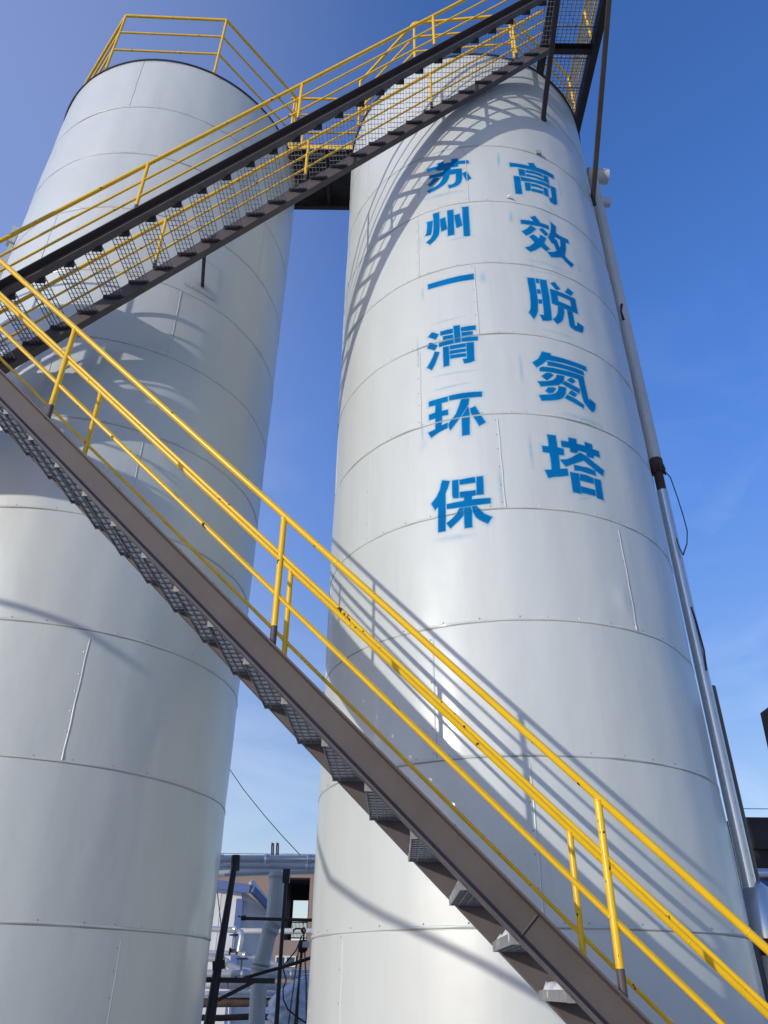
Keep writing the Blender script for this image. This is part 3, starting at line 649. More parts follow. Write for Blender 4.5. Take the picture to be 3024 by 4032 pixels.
for i in range(9):
    for z in (9.69, 10.29):
        t = math.radians(33.2 + 11.8*i/8); q.disc_bump(radial(LCX, LCY, t, radL(t, z) + .008, z), (math.sin(t), -math.cos(t), 0), .009)
q.build('patch_plate', [M['clad'], M['screw']], tankL)

# turning landing, left of the picture, joining the flights
LZ = 7.02; lx0, lx1, ly0, ly1 = -6.0, -4.55, 4.15, 6.35
lx0 = -6.6
root = empty('landing', ((lx0 + lx1)/2, 5.2, LZ), 'steel turning landing joining both stair flights at the left', 'landing')
q = MB()
for y in (ly0 + .1, 5.2, ly1): q.channel((lx0, y, LZ - .1), (lx1, y, LZ - .1), (0, -1, 0), .18, .07)
q.channel((lx0, ly0, LZ - .1), (lx0, ly1, LZ - .1), (-1, 0, 0), .18, .07); q.channel((lx1, ly0, LZ - .1), (lx1, ly1, LZ - .1), (1, 0, 0), .18, .07)
q.build('frame', M['primer'], root)
q = MB()
for i in range(34): x = lx0 + (lx1 - lx0)*i/33; q.box((x, (ly0 + ly1)/2, LZ + .012), (.002, (ly1 - ly0)/2, .012))
for i in range(24): y = ly0 + (ly1 - ly0)*i/23; q.box(((lx0 + lx1)/2, y, LZ + .016), ((lx1 - lx0)/2, .0025, .003))
q.build('grating', M['galv'], root)
for (a, b) in (((lx0, ly0), (lx0, ly1)), ((lx0, ly0), (lx1 - .6, ly0))):
    a = Vector((*a, 0)); b = Vector((*b, 0)); q = MB()
    for h in (.95, .65, .35): q.tube([a + Vector((0, 0, LZ + h)), b + Vector((0, 0, LZ + h))], .025 if h > .9 else .017, 12)
    for t in (.01, .5, .99): p = a.lerp(b, t); q.tube([p + Vector((0, 0, LZ)), p + Vector((0, 0, LZ + .94))], .021, 10)
    q.build('guard_rail', M['yellow'], root)
for x in (lx0, lx1 - .1):
    t = math.asin(max(-.95, min(.95, (x - LCX)/LRR))) if x > LCX - LRR else None
    q = MB(); q.bar((x, ly1, LZ - .2), (max(x, -5.3), 7.35, 5.6), .035, .035); q.build('brace', M['darksteel'], root)
for x in (-6.6,): 
    for y in (ly0 + .15, ly1 - .15):
        q = MB(); q.channel((x, y, 0), (x, y, LZ - .2), (1, 0, 0), .14, .06); q.build('column', M['primer'], root)

# unseen platform added above the landing to cast shadow on the plain tank
px0, px1, qy0, qy1, EZ = -7.0, -4.62, 4.25, 5.35, 9.3
root = empty('shade_platform', ((px0 + px1)/2, 4.8, EZ), 'unseen braced steel platform added over the turning landing to shade the left tank', 'platform')
q = MB()
for y, o_ in ((qy0, -1), (qy1, 1)):
    q.channel((px0, y, EZ - .12), (px1, y, EZ - .12), (0, o_, 0), .26, .08); q.channel((px0, y, 8.05), (px1, y, 8.05), (0, o_, 0), .22, .08)
for x in (px0, -5.8, px1): q.box((x, (qy0 + qy1)/2, EZ - .12), (.03, (qy1 - qy0)/2 - .01, .09))
q.build('frame', M['primer'], root)
q = MB(); q.box(((px0 + px1)/2, (qy0 + qy1)/2, EZ + .016), ((px1 - px0)/2, (qy1 - qy0)/2, .004)); q.build('deck_plate', M['darksteel'], root)
q = MB(); q.box(((px0 + px1)/2, (qy0 + qy1)/2, 8.17), ((px1 - px0)/2, (qy1 - qy0)/2, .004)); q.build('lower_deck_plate', M['darksteel'], root)
for y in (qy0, qy1):
    for (xa, xb) in ((px0, -5.8), (-5.8, px1)):
        q = MB(); q.bar((xa, y, 8.17), (xb, y, EZ - .25), .03, .03); q.build('brace', M['primer'], root)
    for x in (px0, -5.8, px1 - .03):
        q = MB(); q.box((x, y, (LZ + EZ)/2 + .0), (.04, .04, (EZ - LZ)/2 - .25)); q.build('column', M['primer'], root)
q = MB()
q.tube([(px0, qy1, EZ + .42), (px1, qy1, EZ + .42)], .02, 10)
for x in (px0, -5.8, px1): q.tube([(x, qy1, EZ), (x, qy1, EZ + .42)], .02, 10)
q.build('guard_rail', M['yellow'], root)
# unseen cable added on the camera side, shaped to throw thin shadow lines
q = MB(); CP = [(-10, 7.1), (-8.8, 6.5), (-7.99, 6.29), (-7.4, 6.18), (-6.6, 5.6), (-5.9, 4.75), (-5.25, 4.14), (-4.58, 3.79), (-4.22, 3.62), (-3.63, 3.37), (-3.14, 3.16), (-2.6, 2.9), (-2.2, 2.6)]
q.tube([(x, 2.0, z) for x, z in CP] + [(-2.1, 2.0, 0)], .034, 10); tag(q.build('cable', M['black']), 'unseen thick black cable added on the near side of the stairs to shadow the tanks', 'cable')

# ------------------------------------------------------------------ platform at the top of the lettered tank
PZ = 13.98; bx0, bx1 = 2.40, 3.22; py0 = 5.0
root = empty('tank_platform', (2.8, 6.0, PZ), 'dark steel grating platform jutting from the top of the lettered tank', 'platform')
def yhit(x): return RCY - math.sqrt(max(0, RRR**2 - (x - RCX)**2))
q = MB(); q.channel((bx0 + .05, py0, PZ + .09), (bx0 + .05, yhit(bx0) + .05, PZ + .09), (-1, 0, 0), .2, .08); q.build('beam', M['darksteel'], root)
q = MB(); q.channel((bx1 - .07, py0, PZ + .09), (bx1 - .07, yhit(bx1) + .1, PZ + .09), (1, 0, 0), .22, .10); q.build('beam', M['darksteel'], root)
for y in (py0 + .02, 6.24):
    q = MB(); q.channel((bx0 + .06, y, PZ + .09), (bx1 - .08, y, PZ + .09), (0, -1, 0), .18, .07); q.build('crossbeam', M['darksteel'], root)
q = MB(); gz = PZ + .205
nx = 11
for i in range(nx): x = bx0 + .07 + (bx1 - bx0 - .16)*i/(nx - 1); q.box((x, (py0 + 8.0)/2, gz), (.0035, (8.0 - py0)/2, .013))
y = py0; i = 0
while y < 8.0: q.box(((bx0 + bx1)/2, y, gz + .002), ((bx1 - bx0)/2 - .08, .0032 if i % 9 else .008, .004 if i % 9 else .016)); y += .052; i += 1
q.build('grating', M['galv'], root)
def strut(fx, fy, fz, tx, nm='strut'):
    q = MB(); q.bar((fx, fy + .03, fz - .03), (tx, py0 + .1, PZ + .02), .032, .03); q.box((fx, fy - .005, fz), (.05, .012, .06)); q.build(nm, M['darksteel'], root)
strut(2.304, 6.50, 12.64, bx0 + .05); strut(3.142, 7.356, 11.85, bx1 - .05)
hr = None
PR = [Vector((bx1 - .05, 7.9, 0)), Vector((bx1 - .05, py0 + .05, 0)), Vector((bx0 + .3, py0 + .05, 0))]
q = MB(); zf = PZ + .2
for a, b in zip(PR[:-1], PR[1:]): q.tube([a + Vector((0, 0, zf + .95)), b + Vector((0, 0, zf + .95))], .026, 12)
hr = q.build('guard_rail', M['yellow'], root)
for h in (.64, .33):
    q = MB()
    for a, b in zip(PR[:-1], PR[1:]): q.tube([a + Vector((0, 0, zf + h)), b + Vector((0, 0, zf + h))], .018, 12)
    q.build('mid_rail', M['yellow'], hr)
for (x, y) in ((bx1 - .05, 7.3), (bx1 - .05, 6.15), (bx1 - .05, py0 + .05), (bx0 + .3, py0 + .05)):
    q = MB(); q.tube([(x, y, zf - .05), (x, y, zf + .94)], .021, 10); q.build('post', M['yellow'], hr)

# ------------------------------------------------------------------ walkway bridge between the tanks
bz = 14.72; wy0, wy1 = 8.42, 9.42; wx0, wx1 = -1.86, -.42
root = empty('walkway_bridge', (-1.1, 8.9, bz), 'short dark walkway bridging the tops of both tanks', 'walkway')
q = MB()
for y, o_ in ((wy0, -1), (wy1, 1)): q.channel((wx0, y, bz - .1), (wx1, y, bz - .1), (0, o_, 0), .2, .07)
for x in (wx0 + .05, (wx0 + wx1)/2, wx1 - .05): q.box((x, (wy0 + wy1)/2, bz - .08), (.03, (wy1 - wy0)/2 - .01, .05))
q.build('frame', M['darksteel'], root)
q = MB(); q.box(((wx0 + wx1)/2, (wy0 + wy1)/2, bz + .006), ((wx1 - wx0)/2, (wy1 - wy0)/2, .004)); q.build('deck_plate', M['darksteel'], root)
q = MB(); q.box(((wx0 + wx1)/2, wy0 - .075, bz + .07), ((wx1 - wx0)/2, .003, .055)); q.build('toe_board', M['yellow'], root)
for y in (wy0 - .05, wy1 + .05):
    q = MB(); q.tube([(wx0 - .05, y, 16.42), (wx1, y, 16.40)], .026, 12); h = q.build('guard_rail', M['yellow'], root)
    for z in (15.86, 15.28): q = MB(); q.tube([(wx0 - .05, y, z), (wx1, y, z)], .018, 12); q.build('mid_rail', M['yellow'], h)
    for x in (wx0 + .02, wx1 - .02): q = MB(); q.tube([(x, y, bz), (x, y, 16.4)], .02, 10); q.build('post', M['yellow'], h)

# conduit strip, box and cable on the outer side of the left tank
q = MB(); t = math.radians(-46)
for z0, z1, s_ in ((1.0, 11.3, .05),):
    th_ = math.radians(-57); c0 = radial(LCX, LCY, th_, LRR + .02, z0); c1 = radial(LCX, LCY, th_, LRR + .02, z1)
root = empty('cable_trunking', tuple(radial(LCX, LCY, math.radians(-57), LRR, 0)), 'pale vertical cable trunking with a junction box on the left tank', 'cable duct')
ax = (Vector((math.cos(th_), math.sin(th_), 0)), Vector((math.sin(th_), -math.cos(th_), 0)), Vector((0, 0, 1)))
q = MB(); q.box((c0 + c1)/2 + ax[1]*.02, (.035, .03, (z1 - z0)/2), ax); q.build('duct', M['clad'], root)
jb = radial(LCX, LCY, th_, LRR + .06, 11.36); q = MB(); q.box(jb, (.07, .05, .17), ax)
q.build('junction_box', M['clad'], root)

# ------------------------------------------------------------------ riser pipe beside the lettered tank
RX, RYp = 3.50, 7.97
root = empty('riser_pipe', (RX, RYp, 0), 'tall riser pipe hugging the right edge of the lettered tank, grey above and silver below', 'pipe')
def zat(py):                                    # height on the riser seen at photograph row py
    lo_, hi_ = 0., 20.
    for _ in range(50):
        m_ = (lo_ + hi_)/2; P = Vector((RX, RYp, m_)) - EYE; y = 2016 - F*P.dot(UP)/P.dot(FW)
        if y > py: lo_ = m_
        else: hi_ = m_
    return m_
zF, zN, zS = zat(1822), zat(1862), zat(1935)
q = MB(); q.tube([(RX, RYp, zF + .04), (RX, RYp, 13.3)], .083, 20)
for z in (zat(1062), zat(870), zat(1295), zat(1560)): q.tube([(RX, RYp, z - .006), (RX, RYp, z), (RX, RYp, z + .006)], .085, 20, False, rs=[.083, .087, .083])
z = zF + .3
q.cur = 1
while z < 13.2: q.disc_bump((RX - .045, RYp - .071, z), (-.5, -.86, 0), .007); z += .21
q.build('upper_casing', [M['greypipe'], M['screw']], root)
q = MB(); q.tube([(RX - .10, RYp - .02, 13.42), (RX + .25, RYp + .0, 13.42)], .135, 24)
q.build('tee', M['greypipe'], root)
q = MB(); q.tube([(RX + .04, RYp + .02, 12.75), (RX + .2, RYp + .02, 12.75)], .085, 18); q.build('side_stub', M['greypipe'], root)
q = MB(); q.tube([(RX - .04, RYp - .075, zat(1275)), (RX - .052, RYp - .078, zat(1240)), (RX - .02, RYp - .085, zat(1215))], .016, 6, True, rs=[.02, .012, .02]); q.build('torn_seam', M['black'], root)
q = MB()
q.tube([(RX, RYp, zN), (RX, RYp, zF + .03)], .088, 20); q.tube([(RX, RYp, zN + .03), (RX, RYp, zN + .05)], .1, 20)
for i in range(8): t = math.tau*i/8; q.tube([(RX + .09*math.cos(t), RYp + .09*math.sin(t), zN - .03), (RX + .09*math.cos(t), RYp + .09*math.sin(t), zN + .08)], .011, 6)
q.build('flange', M['rust'], root)
q = MB(); q.tube([(RX, RYp, zS - .03), (RX, RYp, zN)], .058, 16); q.build('neck', M['rust'], root)
zB = zat(3497)
q = MB(); q.tube([(RX, RYp, zB), (RX, RYp, zS)], .068, 20)
for z in (zat(2260), zat(2625), zat(3043)): q.tube([(RX, RYp, z - .004), (RX, RYp, z), (RX, RYp, z + .004)], .07, 20, False, rs=[.068, .0705, .068])
q.cur = 1; z = zB + .1
while z < zS - .05: q.disc_bump((RX + .02, RYp - .067, z), (.3, -.95, 0), .006); z += .22
q.build('lower_casing', [M['silver'], M['screw']], root)
q = MB(); q.tube([(RX + .04, RYp, zB - .42), (RX + .04, RYp, zB - .005), (RX + .03, RYp, zB + .01)], .1, 24, True, rs=[.125, .125, .09]); q.build('valve_casing', M['silver'], root)
q = MB(); q.tube([(RX + .05, RYp, zB - .55), (RX + .05, RYp, zB - .41)], .085, 16); q.build('valve', M['rust'], root)
q = MB(); q.tube([(RX + .06, RYp + .02, 0), (RX + .06, RYp + .02, zB - .55)], .075, 18); q.build('foot_pipe', M['greypipe'], root)

# loop of cable from the flange
q = MB(); P = [(2612, 1850), (2640, 1880), (2668, 1960), (2690, 2030), (2706, 2090), (2705, 2140), (2690, 2185), (2672, 2150), (2664, 2120)]
q.tube([spot(a, b, 7.86) for a, b in P], .007, 8); tag(q.build('cable', M['trim']), 'thin dark cable looping out from the rusty flange of the riser pipe', 'cable')
q = MB(); q.tube([spot(a, b, 7.9) for a, b in [(2722, 2390), (2742, 2450), (2772, 2560), (2782, 2640)]], .01, 8)
tag(q.build('cable', M['trim']), 'short black cable hanging against the silver riser pipe below the loop', 'cable')

# brown column behind the riser
cb = spot(2800, 2700, 8.35); q = MB(); q.tube([(cb.x - .018, 8.35, 0), (cb.x - .018, 8.35, 4.55)], .062, 16)
tag(q.build('column', M['brown']), 'brown steel column directly behind the silver riser pipe', 'column')

# ------------------------------------------------------------------ right edge: dark building, canopy end, pipes, wire
def wallmat(n, c1, c2, sc_=1.2, rough=.85): return vary(mat(n, c1, rough), c1, c2, sc_, (1, 1, .5), .2, 12)
M['darkwall'] = wallmat('dark_wall', (.035, .028, .024), (.06, .048, .04), 2)  # plain dark tone for the right-edge structures and the recess
M['tan'] = wallmat('tan_render', (.20, .15, .12), (.26, .195, .155), .5)
M['white'] = wallmat('white_panel', (.45, .46, .45), (.7, .71, .7), .6)
M['blue'] = vary(mat('blue_sheet', (.04, .14, .5), .5), (.04, .085, .22), (.065, .125, .30), 1.5)
M['glass'] = mat('window_glass', (.05, .06, .07), .08, 0, .8)
Yb = 20.0
a = spot(2905, 3220, Yb); root = empty('dark_building', (a.x + 3, Yb + 2, 0), 'low dark building behind the riser pipe at the right edge', 'building')
q = MB(); q.box((a.x + 3, Yb + 2, (a.z - .12)/2 - .3), (3, 2, (a.z - .12)/2 - .3)); q.build('wall', M['darkwall'], root)
q = MB(); q.box((a.x + 3, Yb + 2, a.z - .36), (3.1, 2.1, .36)); q.build('roof_parapet', M['darkwall'], root)
Yc = 16.
P = [(2993, 2808), (3024, 2785), (3300, 2700), (3420, 3200), (3080, 3200), (3060, 3110), (3024, 2950)]
q = MB(); q.prism([spot(x, y, Yc) for x, y in P], (1.6, -2.5, 0)); c0 = spot(3250, 3200, Yc)
root = empty('conveyor_housing', (c0.x, Yc + 1.5, 0), 'dark slanting housing high at the right edge, beyond the riser pipe', 'housing')
q.build('shell', M['darkwall'], root); q = MB(); q.box((c0.x + .4, Yc + 1.5, c0.z/2), (.25, .25, c0.z/2 + .05)); q.build('support', M['darksteel'], root)
for i, (y, r, mm, lab) in enumerate([(3438, .075, 'silver', 'silver horizontal pipe at the right edge, in front of the dark building'), (3478, .05, 'blue', 'thin blue horizontal pipe under the silver one at the right edge')]):
    q = MB(); A_ = spot(2960, y, 14.); q.tube([A_, A_ + Vector((5, .3, 0))], r, 16); tag(q.build('pipe', M[mm]), lab, 'pipe')
A_ = spot(2870, 3184, 26); q = MB(); q.tube([A_, spot(3024, 3185, 26), spot(3500, 3189, 26)], .012, 6); tag(q.build('wire', M['black']), 'level wire crossing the sky above the dark building at the right edge', 'wire')

# ------------------------------------------------------------------ the gap between the tanks
def Kp(x, y): return 760 + .331*x, 3300 + .331*y
def S(x, y, Y): return spot(*Kp(x, y), Y)
def gp(name, pts, Y, wpx, mm, label, cat, bands=(), dy=0, rs=None, group=None, parts=None):
    """pipe through crop points at plane Y, wpx wide in crop units"""
    Q = [S(x, y, Y) for x, y in pts]; r = wpx*.331*perpx(*Kp(*pts[0]), Y)/2
    if bands:
        root = empty(name, tuple(Q[0]), label, cat, group)
        q = MB(); q.tube(Q, r, 18); q.build('casing', M[mm], root)
        for (x, y) in bands:
            c_ = S(x, y, Y)
            i = min(range(len(Q) - 1), key=lambda i: ((Q[i] + Q[i+1])/2 - c_).length); d_ = (Q[i+1] - Q[i]).normalized()
            c_ = Q[i] + d_*(c_ - Q[i]).dot(d_); q = MB(); q.tube([c_ - d_*.045, c_ - d_*.02, c_ - d_*.018, c_ + d_*.018, c_ + d_*.02, c_ + d_*.045], r*1.1, 18, True, rs=[r*1.1, r*1.1, r*1.18, r*1.18, r*1.1, r*1.1]); q.build('joint_band', M[mm], root)
        return root
    q = MB(); q.tube(Q, r, 16); return tag(q.build(name, M[mm]), label, cat, group)
RK = 'pipes running between the tanks'
gp('pipe', [(100, 252), (1700, 252)], 13.0, 92, 'silver', 'bright silver pipe, topmost of the rack between the tanks', 'pipe', bands=[(330, 252), (880, 252), (1380, 252)], group=RK)
gp('pipe', [(100, 322), (1700, 345)], 13.35, 84, 'silver', 'shaded silver pipe just under the topmost one between the tanks', 'pipe', bands=[(1370, 341)], group=RK)
gp('pipe', [(100, 440), (300, 425), (930, 400), (1700, 380)], 13.8, 80, 'silver', 'third and lowest silver pipe of the rack, sloping slightly', 'pipe', group=RK)
# rack posts
root = empty('rack_post', tuple(S(260, 2300, 11.4)), 'thick black leaning post on the left of the gap, with a collar over the pipes', 'post')
q = MB(); q.tube([S(498, 300, 11.4), S(300, 1500, 11.4), S(160, 2420, 11.4)], .05, 12, True, rs=[.038, .055, .075]); q.build('shaft', M['black'], root)
q = MB(); q.tube([S(510, 205, 11.5), S(498, 390, 11.5)], .062, 16); q.build('collar', M['black'], root)
q = MB(); q.bar(S(130, 1685, 11.4), S(975, 1700, 11.5), .03, .03); q.build('arm', M['black'], root)
q = MB(); q.bar(S(300, 1925, 11.4), S(760, 1690, 11.45), .022, .022); q.build('arm_brace', M['black'], root)
q = MB(); q.bar(S(235, 1520, 11.35), S(380, 1500, 11.35), .03, .05); q.build('bracket', M['black'], root)
root = empty('rack_post', tuple(S(1005, 2300, 12.2)), 'thin black post right of the white downpipe', 'post')
q = MB(); q.tube([S(1112, 430, 12.2), S(1050, 1300, 12.2), S(980, 2420, 12.2)], .028, 12, True, rs=[.026, .028, .032]); q.build('shaft', M['black'], root)
q = MB(); q.box(S(1112, 450, 12.2), (.05, .05, .09)); q.build('cap', M['black'], root)
# downpipe in three lengths
root = gp('downpipe', [(1005, 405), (955, 1015), (910, 1110), (810, 1500), (790, 1600), (745, 2420)], 12.7, 178, 'greypipe', 'fat pale grey downpipe with a kink, in the middle of the gap', 'pipe', bands=[(1000, 450), (958, 1000), (915, 1085), (812, 1490), (800, 1545)])
gp('bar', [(600, 955), (1500, 978)], 12.3, 36, 'rust', 'rusty black level bar with a clamp at its left end', 'bar')
root = empty('pipe_clamp', tuple(S(600, 953, 12.3)), 'black clamp gripping the left end of the level bar', 'clamp')
q = MB(); q.tube([S(575, 950, 12.3), S(632, 952, 12.3)], .034, 10); q.build('jaw', M['black'], root); q = MB(); q.tube([S(545, 932, 12.25), S(600, 948, 12.25)], .008, 8); q.tube([S(545, 925, 12.25), S(545, 942, 12.25)], .016, 8); q.build('bolt', M['black'], root)
gp('hose', [(600, 1670), (700, 1640), (860, 1590), (1050, 1540), (1240, 1480), (1500, 1390)], 12.0, 38, 'black', 'black hose rising to the right across the downpipe', 'hose')
# hoist
root = empty('chain_hoist', tuple(S(1310, 1285, 11.8)), 'black chain hoist hanging beside the lettered tank', 'hoist')
q = MB(); q.tube([S(1310, 960, 11.8), S(1318, 1075, 11.8)], .006, 6); q.tube([S(1318, 1065, 11.8), S(1290, 1100, 11.8), S(1320, 1135, 11.8), S(1338, 1098, 11.8), S(1318, 1065, 11.8)], .012, 8); q.tube([S(1320, 1130, 11.8), S(1312, 1225, 11.8)], .012, 8); q.build('hook', M['black'], root)
q = MB(); q.tube([S(1255, 1285, 11.8), S(1268, 1285, 11.8), S(1340, 1280, 11.8), S(1362, 1278, 11.8)], .07, 18, True, rs=[.055, .075, .075, .05]); q.build('gear_case', M['black'], root)
q = MB(); q.box(S(1345, 1265, 11.66), (.045, .03, .035)); q.build('cover', M['greypipe'], root)
def chain(pts, Y, wd):
    q = MB(); L = []
    for (x0, y0), (x1, y1) in zip(pts[:-1], pts[1:]):
        k_ = max(2, int(abs(y1 - y0)/13))
        L += [S(x0 + (x1 - x0)*i/k_, y0 + (y1 - y0)*i/k_, Y) for i in range(k_)]
    for i in range(len(L) - 1):
        a, b = L[i], L[i+1]; m_ = (a + b)/2; dd = (b - a); off = Vector((wd, 0, 0)) if i % 2 else Vector((0, wd, 0))
        q.tube([a, m_ + off, b + dd*.15, m_ - off, a], wd*.36, 5)
    q.build('chain', M['rust'], root)
chain([(1298, 1345), (1240, 1900), (1205, 2330)], 11.8, .016); chain([(1285, 1345), (1262, 1700), (1230, 2330)], 11.82, .014); chain([(1328, 1340), (1345, 1700), (1352, 2330)], 11.8, .012); chain([(1255, 1330), (1205, 1700), (1130, 2250)], 11.86, .010)
gp('hose', [(1200, 1125), (1195, 1095), (1230, 1075), (1290, 1080), (1318, 1110)], 11.75, 18, 'black', 'short black looped hose by the hoist hook', 'hose')
gp('cable', [(1300, 1150), (1230, 1330), (1090, 1500), (1075, 1570), (1110, 1690), (1070, 1800), (1075, 1920), (1130, 2040), (1240, 2130), (1330, 2190), (1420, 2230)], 12.1, 16, 'black', 'long black cable snaking down past the frozen lump', 'cable')
# lower pipes
gp('pipe', [(100, 1075), (520, 1095), (570, 1120), (575, 1180), (545, 1350)], 15.0, 62, 'silver', 'small silver pipe turning down in front of the blue and white shed', 'pipe', bands=[(500, 1094)], group=RK)
gp('pipe', [(560, 1105), (1600, 1108)], 16.0, 62, 'greypipe', 'white level pipe crossing behind the downpipe below the clamp bar', 'pipe', group=RK)
gp('pipe', [(100, 1358), (540, 1375), (640, 1395), (780, 1440), (1040, 1520)], 15.2, 54, 'silver', 'silver pipe sagging to the right beside the shed corner', 'pipe', bands=[(620, 1390)], group=RK)
gp('pipe', [(100, 1420), (350, 1440), (430, 1510), (560, 1570), (740, 1600)], 14.6, 75, 'silver', 'silver elbow pipe passing behind the thick black post', 'pipe', bands=[(400, 1470)], group=RK)
gp('pipe', [(60, 1620), (1700, 1622)], 14.0, 100, 'silver', 'wide dull silver pipe running behind the hose', 'pipe', bands=[(600, 1620), (1180, 1622)], group=RK)
gp('pipe', [(60, 1740), (760, 1755), (1100, 1770), (1600, 1790)], 14.4, 84, 'greypipe', 'pale bluish pipe under the wide dull silver one', 'pipe', group=RK)
gp('pipe', [(60, 1860), (760, 1850), (1500, 1868)], 14.8, 66, 'silver', 'third low pipe, just above the brown one', 'pipe', group=RK)
gp('pipe', [(60, 1960), (780, 1950), (1500, 1965)], 14.9, 96, 'rust', 'brown rusty pipe low in the gap', 'pipe', group=RK)
gp('pipe', [(60, 2135), (330, 2140), (640, 2125), (1500, 2140)], 13.6, 66, 'rust', 'lowest rusty pipe, at the bottom of the gap', 'pipe', group=RK)
# more plant low in the gap
gp('pipe', [(700, 1560), (690, 2000), (700, 2420)], 16.5, 44, 'greypipe', 'upright pale pipe behind the fat downpipe, left of it', 'pipe', bands=[(695, 1700), (690, 2000)])
gp('pipe', [(420, 1640), (430, 1900), (425, 2420)], 15.6, 30, 'silver', 'thin upright silver pipe behind the arm of the thick black post', 'pipe')
gp('duct', [(880, 1880), (1300, 1905), (1700, 1930)], 15.4, 130, 'greypipe', 'dirty grey duct behind the ice crust', 'duct', bands=[(960, 1885), (1150, 1896)])
for (vx, vy, lab) in ((560, 1655, 'hand wheel valve left of the downpipe, on the wide dull silver pipe'), (480, 1350, 'small hand wheel valve above the sagging silver pipe')):
    c_ = S(vx, vy, 14.0 if vy > 1500 else 15.2); root = empty('valve', tuple(c_), lab, 'valve', None)
    q = MB(); q.tube([c_ - Vector((.07, 0, 0)), c_ - Vector((.05, 0, 0)), c_ - Vector((.045, 0, 0)), c_ + Vector((.045, 0, 0)), c_ + Vector((.05, 0, 0)), c_ + Vector((.07, 0, 0))], .05, 14, True, rs=[.062, .062, .042, .042, .062, .062]); q.build('body', M['darksteel'], root)
    q = MB(); q.tube([c_, c_ + Vector((0, 0, .26))], .016, 8); q.build('stem', M['galv'], root)
    q = MB(); q.tube([c_ + Vector((.09*math.cos(a_), .09*math.sin(a_), .25)) for a_ in (math.tau*i/16 for i in range(17))], .012, 6, False); q.bar(c_ + Vector((-.09, 0, .25)), c_ + Vector((.09, 0, .25)), .008, .006); q.build('hand_wheel', M['blue'], root)
# frozen lump of ice on a vessel
q = MB(); rr = random.Random(5); c0 = S(1130, 2080, 13.3); k_ = perpx(*Kp(1130, 2000), 13.3)*.331
n1, n2 = 40, 44; vs_ = []
prof = [(2420, 900, 1500), (2150, 890, 1480), (2000, 900, 1440), (1900, 930, 1400), (1800, 1040, 1400), (1740, 1140, 1400), (1670, 1250, 1400), (1640, 1320, 1390)]
def pr(y):
    for (a_, l0, r0), (b_, l1, r1) in zip(prof[:-1], prof[1:]):
        if b_ <= y <= a_: t = (y - b_)/(a_ - b_); return l1 + (l0 - l1)*t, r1 + (r0 - r1)*t
    return prof[-1][1:]
for j in range(n2):
    y = 2420 - (2420 - 1640)*j/(n2 - 1); l, r_ = pr(y); c_ = S((l + r_)/2, y, 13.3); hw = (r_ - l)/2*k_
    for i in range(n1):
        t = math.tau*i/n1; b_ = 1 + .05*math.sin(5*t + j*.45) + .04*math.sin(9*t - j*.8) + .035*math.sin(j*1.1 + 3*t) + rr.uniform(-.012, .012)
        vs_.append(c_ + Vector((math.cos(t)*hw*b_, math.sin(t)*min(hw, .45)*b_, 0)))
q.add(vs_, [(j*n1 + i, j*n1 + (i + 1) % n1, (j + 1)*n1 + (i + 1) % n1, (j + 1)*n1 + i) for j in range(n2 - 1) for i in range(n1)] + [tuple(range((n2 - 1)*n1, n2*n1))], True)
M['ice'] = vary(mat('ice', (.62, .68, .76), .35), (.42, .48, .56), (.8, .84, .88), 6, (1, 1, 1), .8, 14)
tag(q.build('ice_mass', M['ice']), 'lumpy white ice crust under the hoist chains', 'ice')

# blue and white shed
Ys = 22.; root = empty('shed', tuple(S(450, 2600, Ys)), 'white panel shed with blue eaves and a blue corner strip', 'building')
c1 = S(590, 620, Ys); gl = S(-700, 600, Ys); cg = S(1150, 1120, Ys)
zb_ = 0.; back = Vector((.0, 6, 0))
W1 = [Vector((gl.x, Ys, zb_)), Vector((c1.x, Ys, zb_)), Vector((c1.x, Ys, c1.z)), Vector((gl.x, Ys, c1.z + .15))]
q = MB(); q.prism(W1, (0, .12, 0))
for i in range(1, 8): x = c1.x - i*.55; q.box((x, Ys - .006, c1.z/2), (.012, .006, c1.z/2 - .05))
q.build('front_wall', M['white'], root)
ridge = S(680, 590, Ys); e1 = S(905, 850, Ys + 1.4)
gx = S(985, 925, Ys + .8)
q = MB(); q.prism([Vector((c1.x + .02, Ys + .02, 0)), Vector((gx.x, Ys + .8, 0)), Vector((gx.x, Ys + .8, gx.z)), Vector((c1.x + .02, Ys + .02, c1.z - .02))], (-.1, .12, 0)); q.build('gable_wall', M['white'], root)
q = MB(); q.box((S(543, 900, Ys).x, Ys - .03, (c1.z - .2)/2), (.085, .02, (c1.z - .2)/2)); q.build('corner_strip', M['blue'], root)
a = S(-700, 560, Ys - .3); b = S(675, 605, Ys - .3)
q = MB(); q.bar(Vector((a.x, Ys - .3, b.z + .35)), Vector((b.x, Ys - .3, b.z)), .05, .10); q.build('eave', M['blue'], root)
b2 = S(910, 850, Ys + 1.6)
q = MB(); q.bar(Vector((b.x + .06, Ys - .3, b.z)), S(990, 915, Ys + .9), .05, .08); q.build('eave', M['blue'], root)
q = MB(); e0 = Vector((b.x, Ys - .25, b.z + .18)); e9 = S(990, 895, Ys + .9); 
for i in range(26): p = e0.lerp(e9, i/26); q.tube([p + Vector((0, -.1, -.06)), p + Vector((0, .3, .04))], .04, 8)
q.build('roof_edge', M['greypipe'], root)

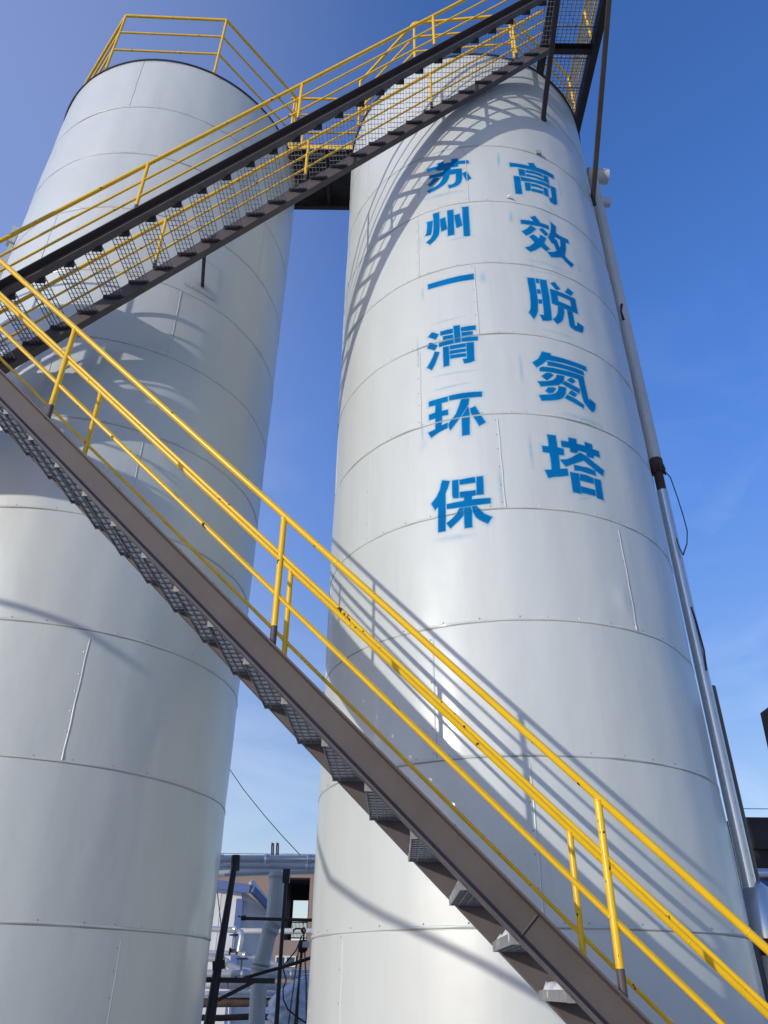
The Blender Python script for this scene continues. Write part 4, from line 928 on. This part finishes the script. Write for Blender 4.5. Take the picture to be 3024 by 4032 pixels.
# tan building with a deep opening
Yt = 32.; zt_ = S(700, 380, Yt).z; xl = S(-1500, 500, Yt).x; xr = S(2600, 500, Yt).x
root = empty('tan_building', ((xl + xr)/2, Yt + 3, 0), 'tan rendered building filling the gap behind the pipes', 'building')
ox0, ox1 = S(1090, 470, Yt).x, S(1395, 470, Yt).x; oz1, oz0 = S(1200, 470, Yt).z, S(1200, 1215, Yt).z
q = MB()
q.box(((xl + ox0)/2, Yt + .3, zt_/2), ((ox0 - xl)/2, .3, zt_/2)); q.box(((ox1 + xr)/2, Yt + .3, zt_/2), ((xr - ox1)/2, .3, zt_/2))
q.box(((ox0 + ox1)/2, Yt + .3, (zt_ + oz1)/2), ((ox1 - ox0)/2, .298, (zt_ - oz1)/2))
wz1, wz0 = S(1100, 1400, Yt).z, S(1100, 1535, Yt).z; wx0_, wx1_ = S(985, 1400, Yt).x, S(1225, 1400, Yt).x
q.box(((ox0 + ox1)/2, Yt + .3, oz0/2), ((ox1 - ox0)/2, .298, oz0/2)); q.build('wall', M['tan'], root)
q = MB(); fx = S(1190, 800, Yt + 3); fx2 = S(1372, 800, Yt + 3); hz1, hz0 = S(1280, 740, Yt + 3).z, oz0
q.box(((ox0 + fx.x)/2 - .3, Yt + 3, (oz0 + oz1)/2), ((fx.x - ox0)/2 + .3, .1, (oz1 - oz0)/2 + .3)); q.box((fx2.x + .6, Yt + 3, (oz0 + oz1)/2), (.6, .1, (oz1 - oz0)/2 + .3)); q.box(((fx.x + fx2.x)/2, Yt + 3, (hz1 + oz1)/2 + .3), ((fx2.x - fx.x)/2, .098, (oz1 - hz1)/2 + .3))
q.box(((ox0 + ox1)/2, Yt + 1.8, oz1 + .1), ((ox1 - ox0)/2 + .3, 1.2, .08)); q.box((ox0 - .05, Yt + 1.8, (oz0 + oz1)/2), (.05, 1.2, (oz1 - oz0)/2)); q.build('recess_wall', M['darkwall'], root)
q = MB(); yr = Yt + 2.4; r0, r1 = S(1140, 1000, yr), S(1390, 1190, yr)
for i in range(17): x = r0.x + (r1.x - r0.x)*i/16; q.tube([(x, yr, r1.z), (x, yr, r0.z)], .014, 6)
for z in (r0.z, r1.z): q.tube([(r0.x, yr, z), (r1.x, yr, z)], .025, 6)
q.build('railing', M['darksteel'], root)
win = MB(); win.box(((wx0_ + wx1_)/2, Yt - .03, (wz0 + wz1)/2), ((wx1_ - wx0_)/2, .03, (wz1 - wz0)/2)); wo = win.build('window', M['white'], root)
for i in (0, 1):
    q = MB(); hw = (wx1_ - wx0_)/4 - .04; q.box((wx0_ + (wx1_ - wx0_)*(.25 + .5*i), Yt - .064, (wz0 + wz1)/2), (hw, .004, (wz1 - wz0)/2 - .05)); q.build('pane', M['glass'], wo)
# roof edge rail, vent loops
q = MB(); zr = S(700, 186, Yt + .4).z
q.box(((xl + xr)/2, Yt + 3, zt_ + .05), ((xr - xl)/2, 3.2, .05)); q.build('roof', M['greypipe'], root)
q = MB(); q.tube([(xl, Yt + .4, zr), (xr, Yt + .4, zr)], .018, 6)
x = xl
while x < xr: q.tube([(x, Yt + .4, zt_), (x, Yt + .4, zr)], .014, 6); x += 1.15
q.build('roof_railing', M['galv'], root)
for x, lab in ((945, 'left'), (1003, 'right')):
    q = MB(); Yv = 31.8
    q.tube([S(x - 12, 400, Yv), S(x - 8, 90, Yv), S(x, 58, Yv), S(x + 10, 66, Yv), S(x + 12, 100, Yv), S(x + 4, 400, Yv)], .028, 8)
    tag(q.build('vent_loop', M['darksteel']), '%s of the two thin pipe loops rising above the rack' % lab, 'vent pipe')
q = MB(); q.tube([spot(905, 3030, 24), spot(960, 3110, 24), spot(1040, 3210, 24), spot(1110, 3290, 24), spot(1190, 3375, 24)], .013, 6); tag(q.build('wire', M['black']), 'thin slanting wire crossing the sky between the tanks', 'wire')
q = MB(); q.tube([S(290, 640, 14), S(330, 1000, 14), S(350, 1300, 14), S(420, 1800, 14)], .008, 6); tag(q.build('wire', M['black']), 'thin hanging wire in front of the white shed wall', 'wire')
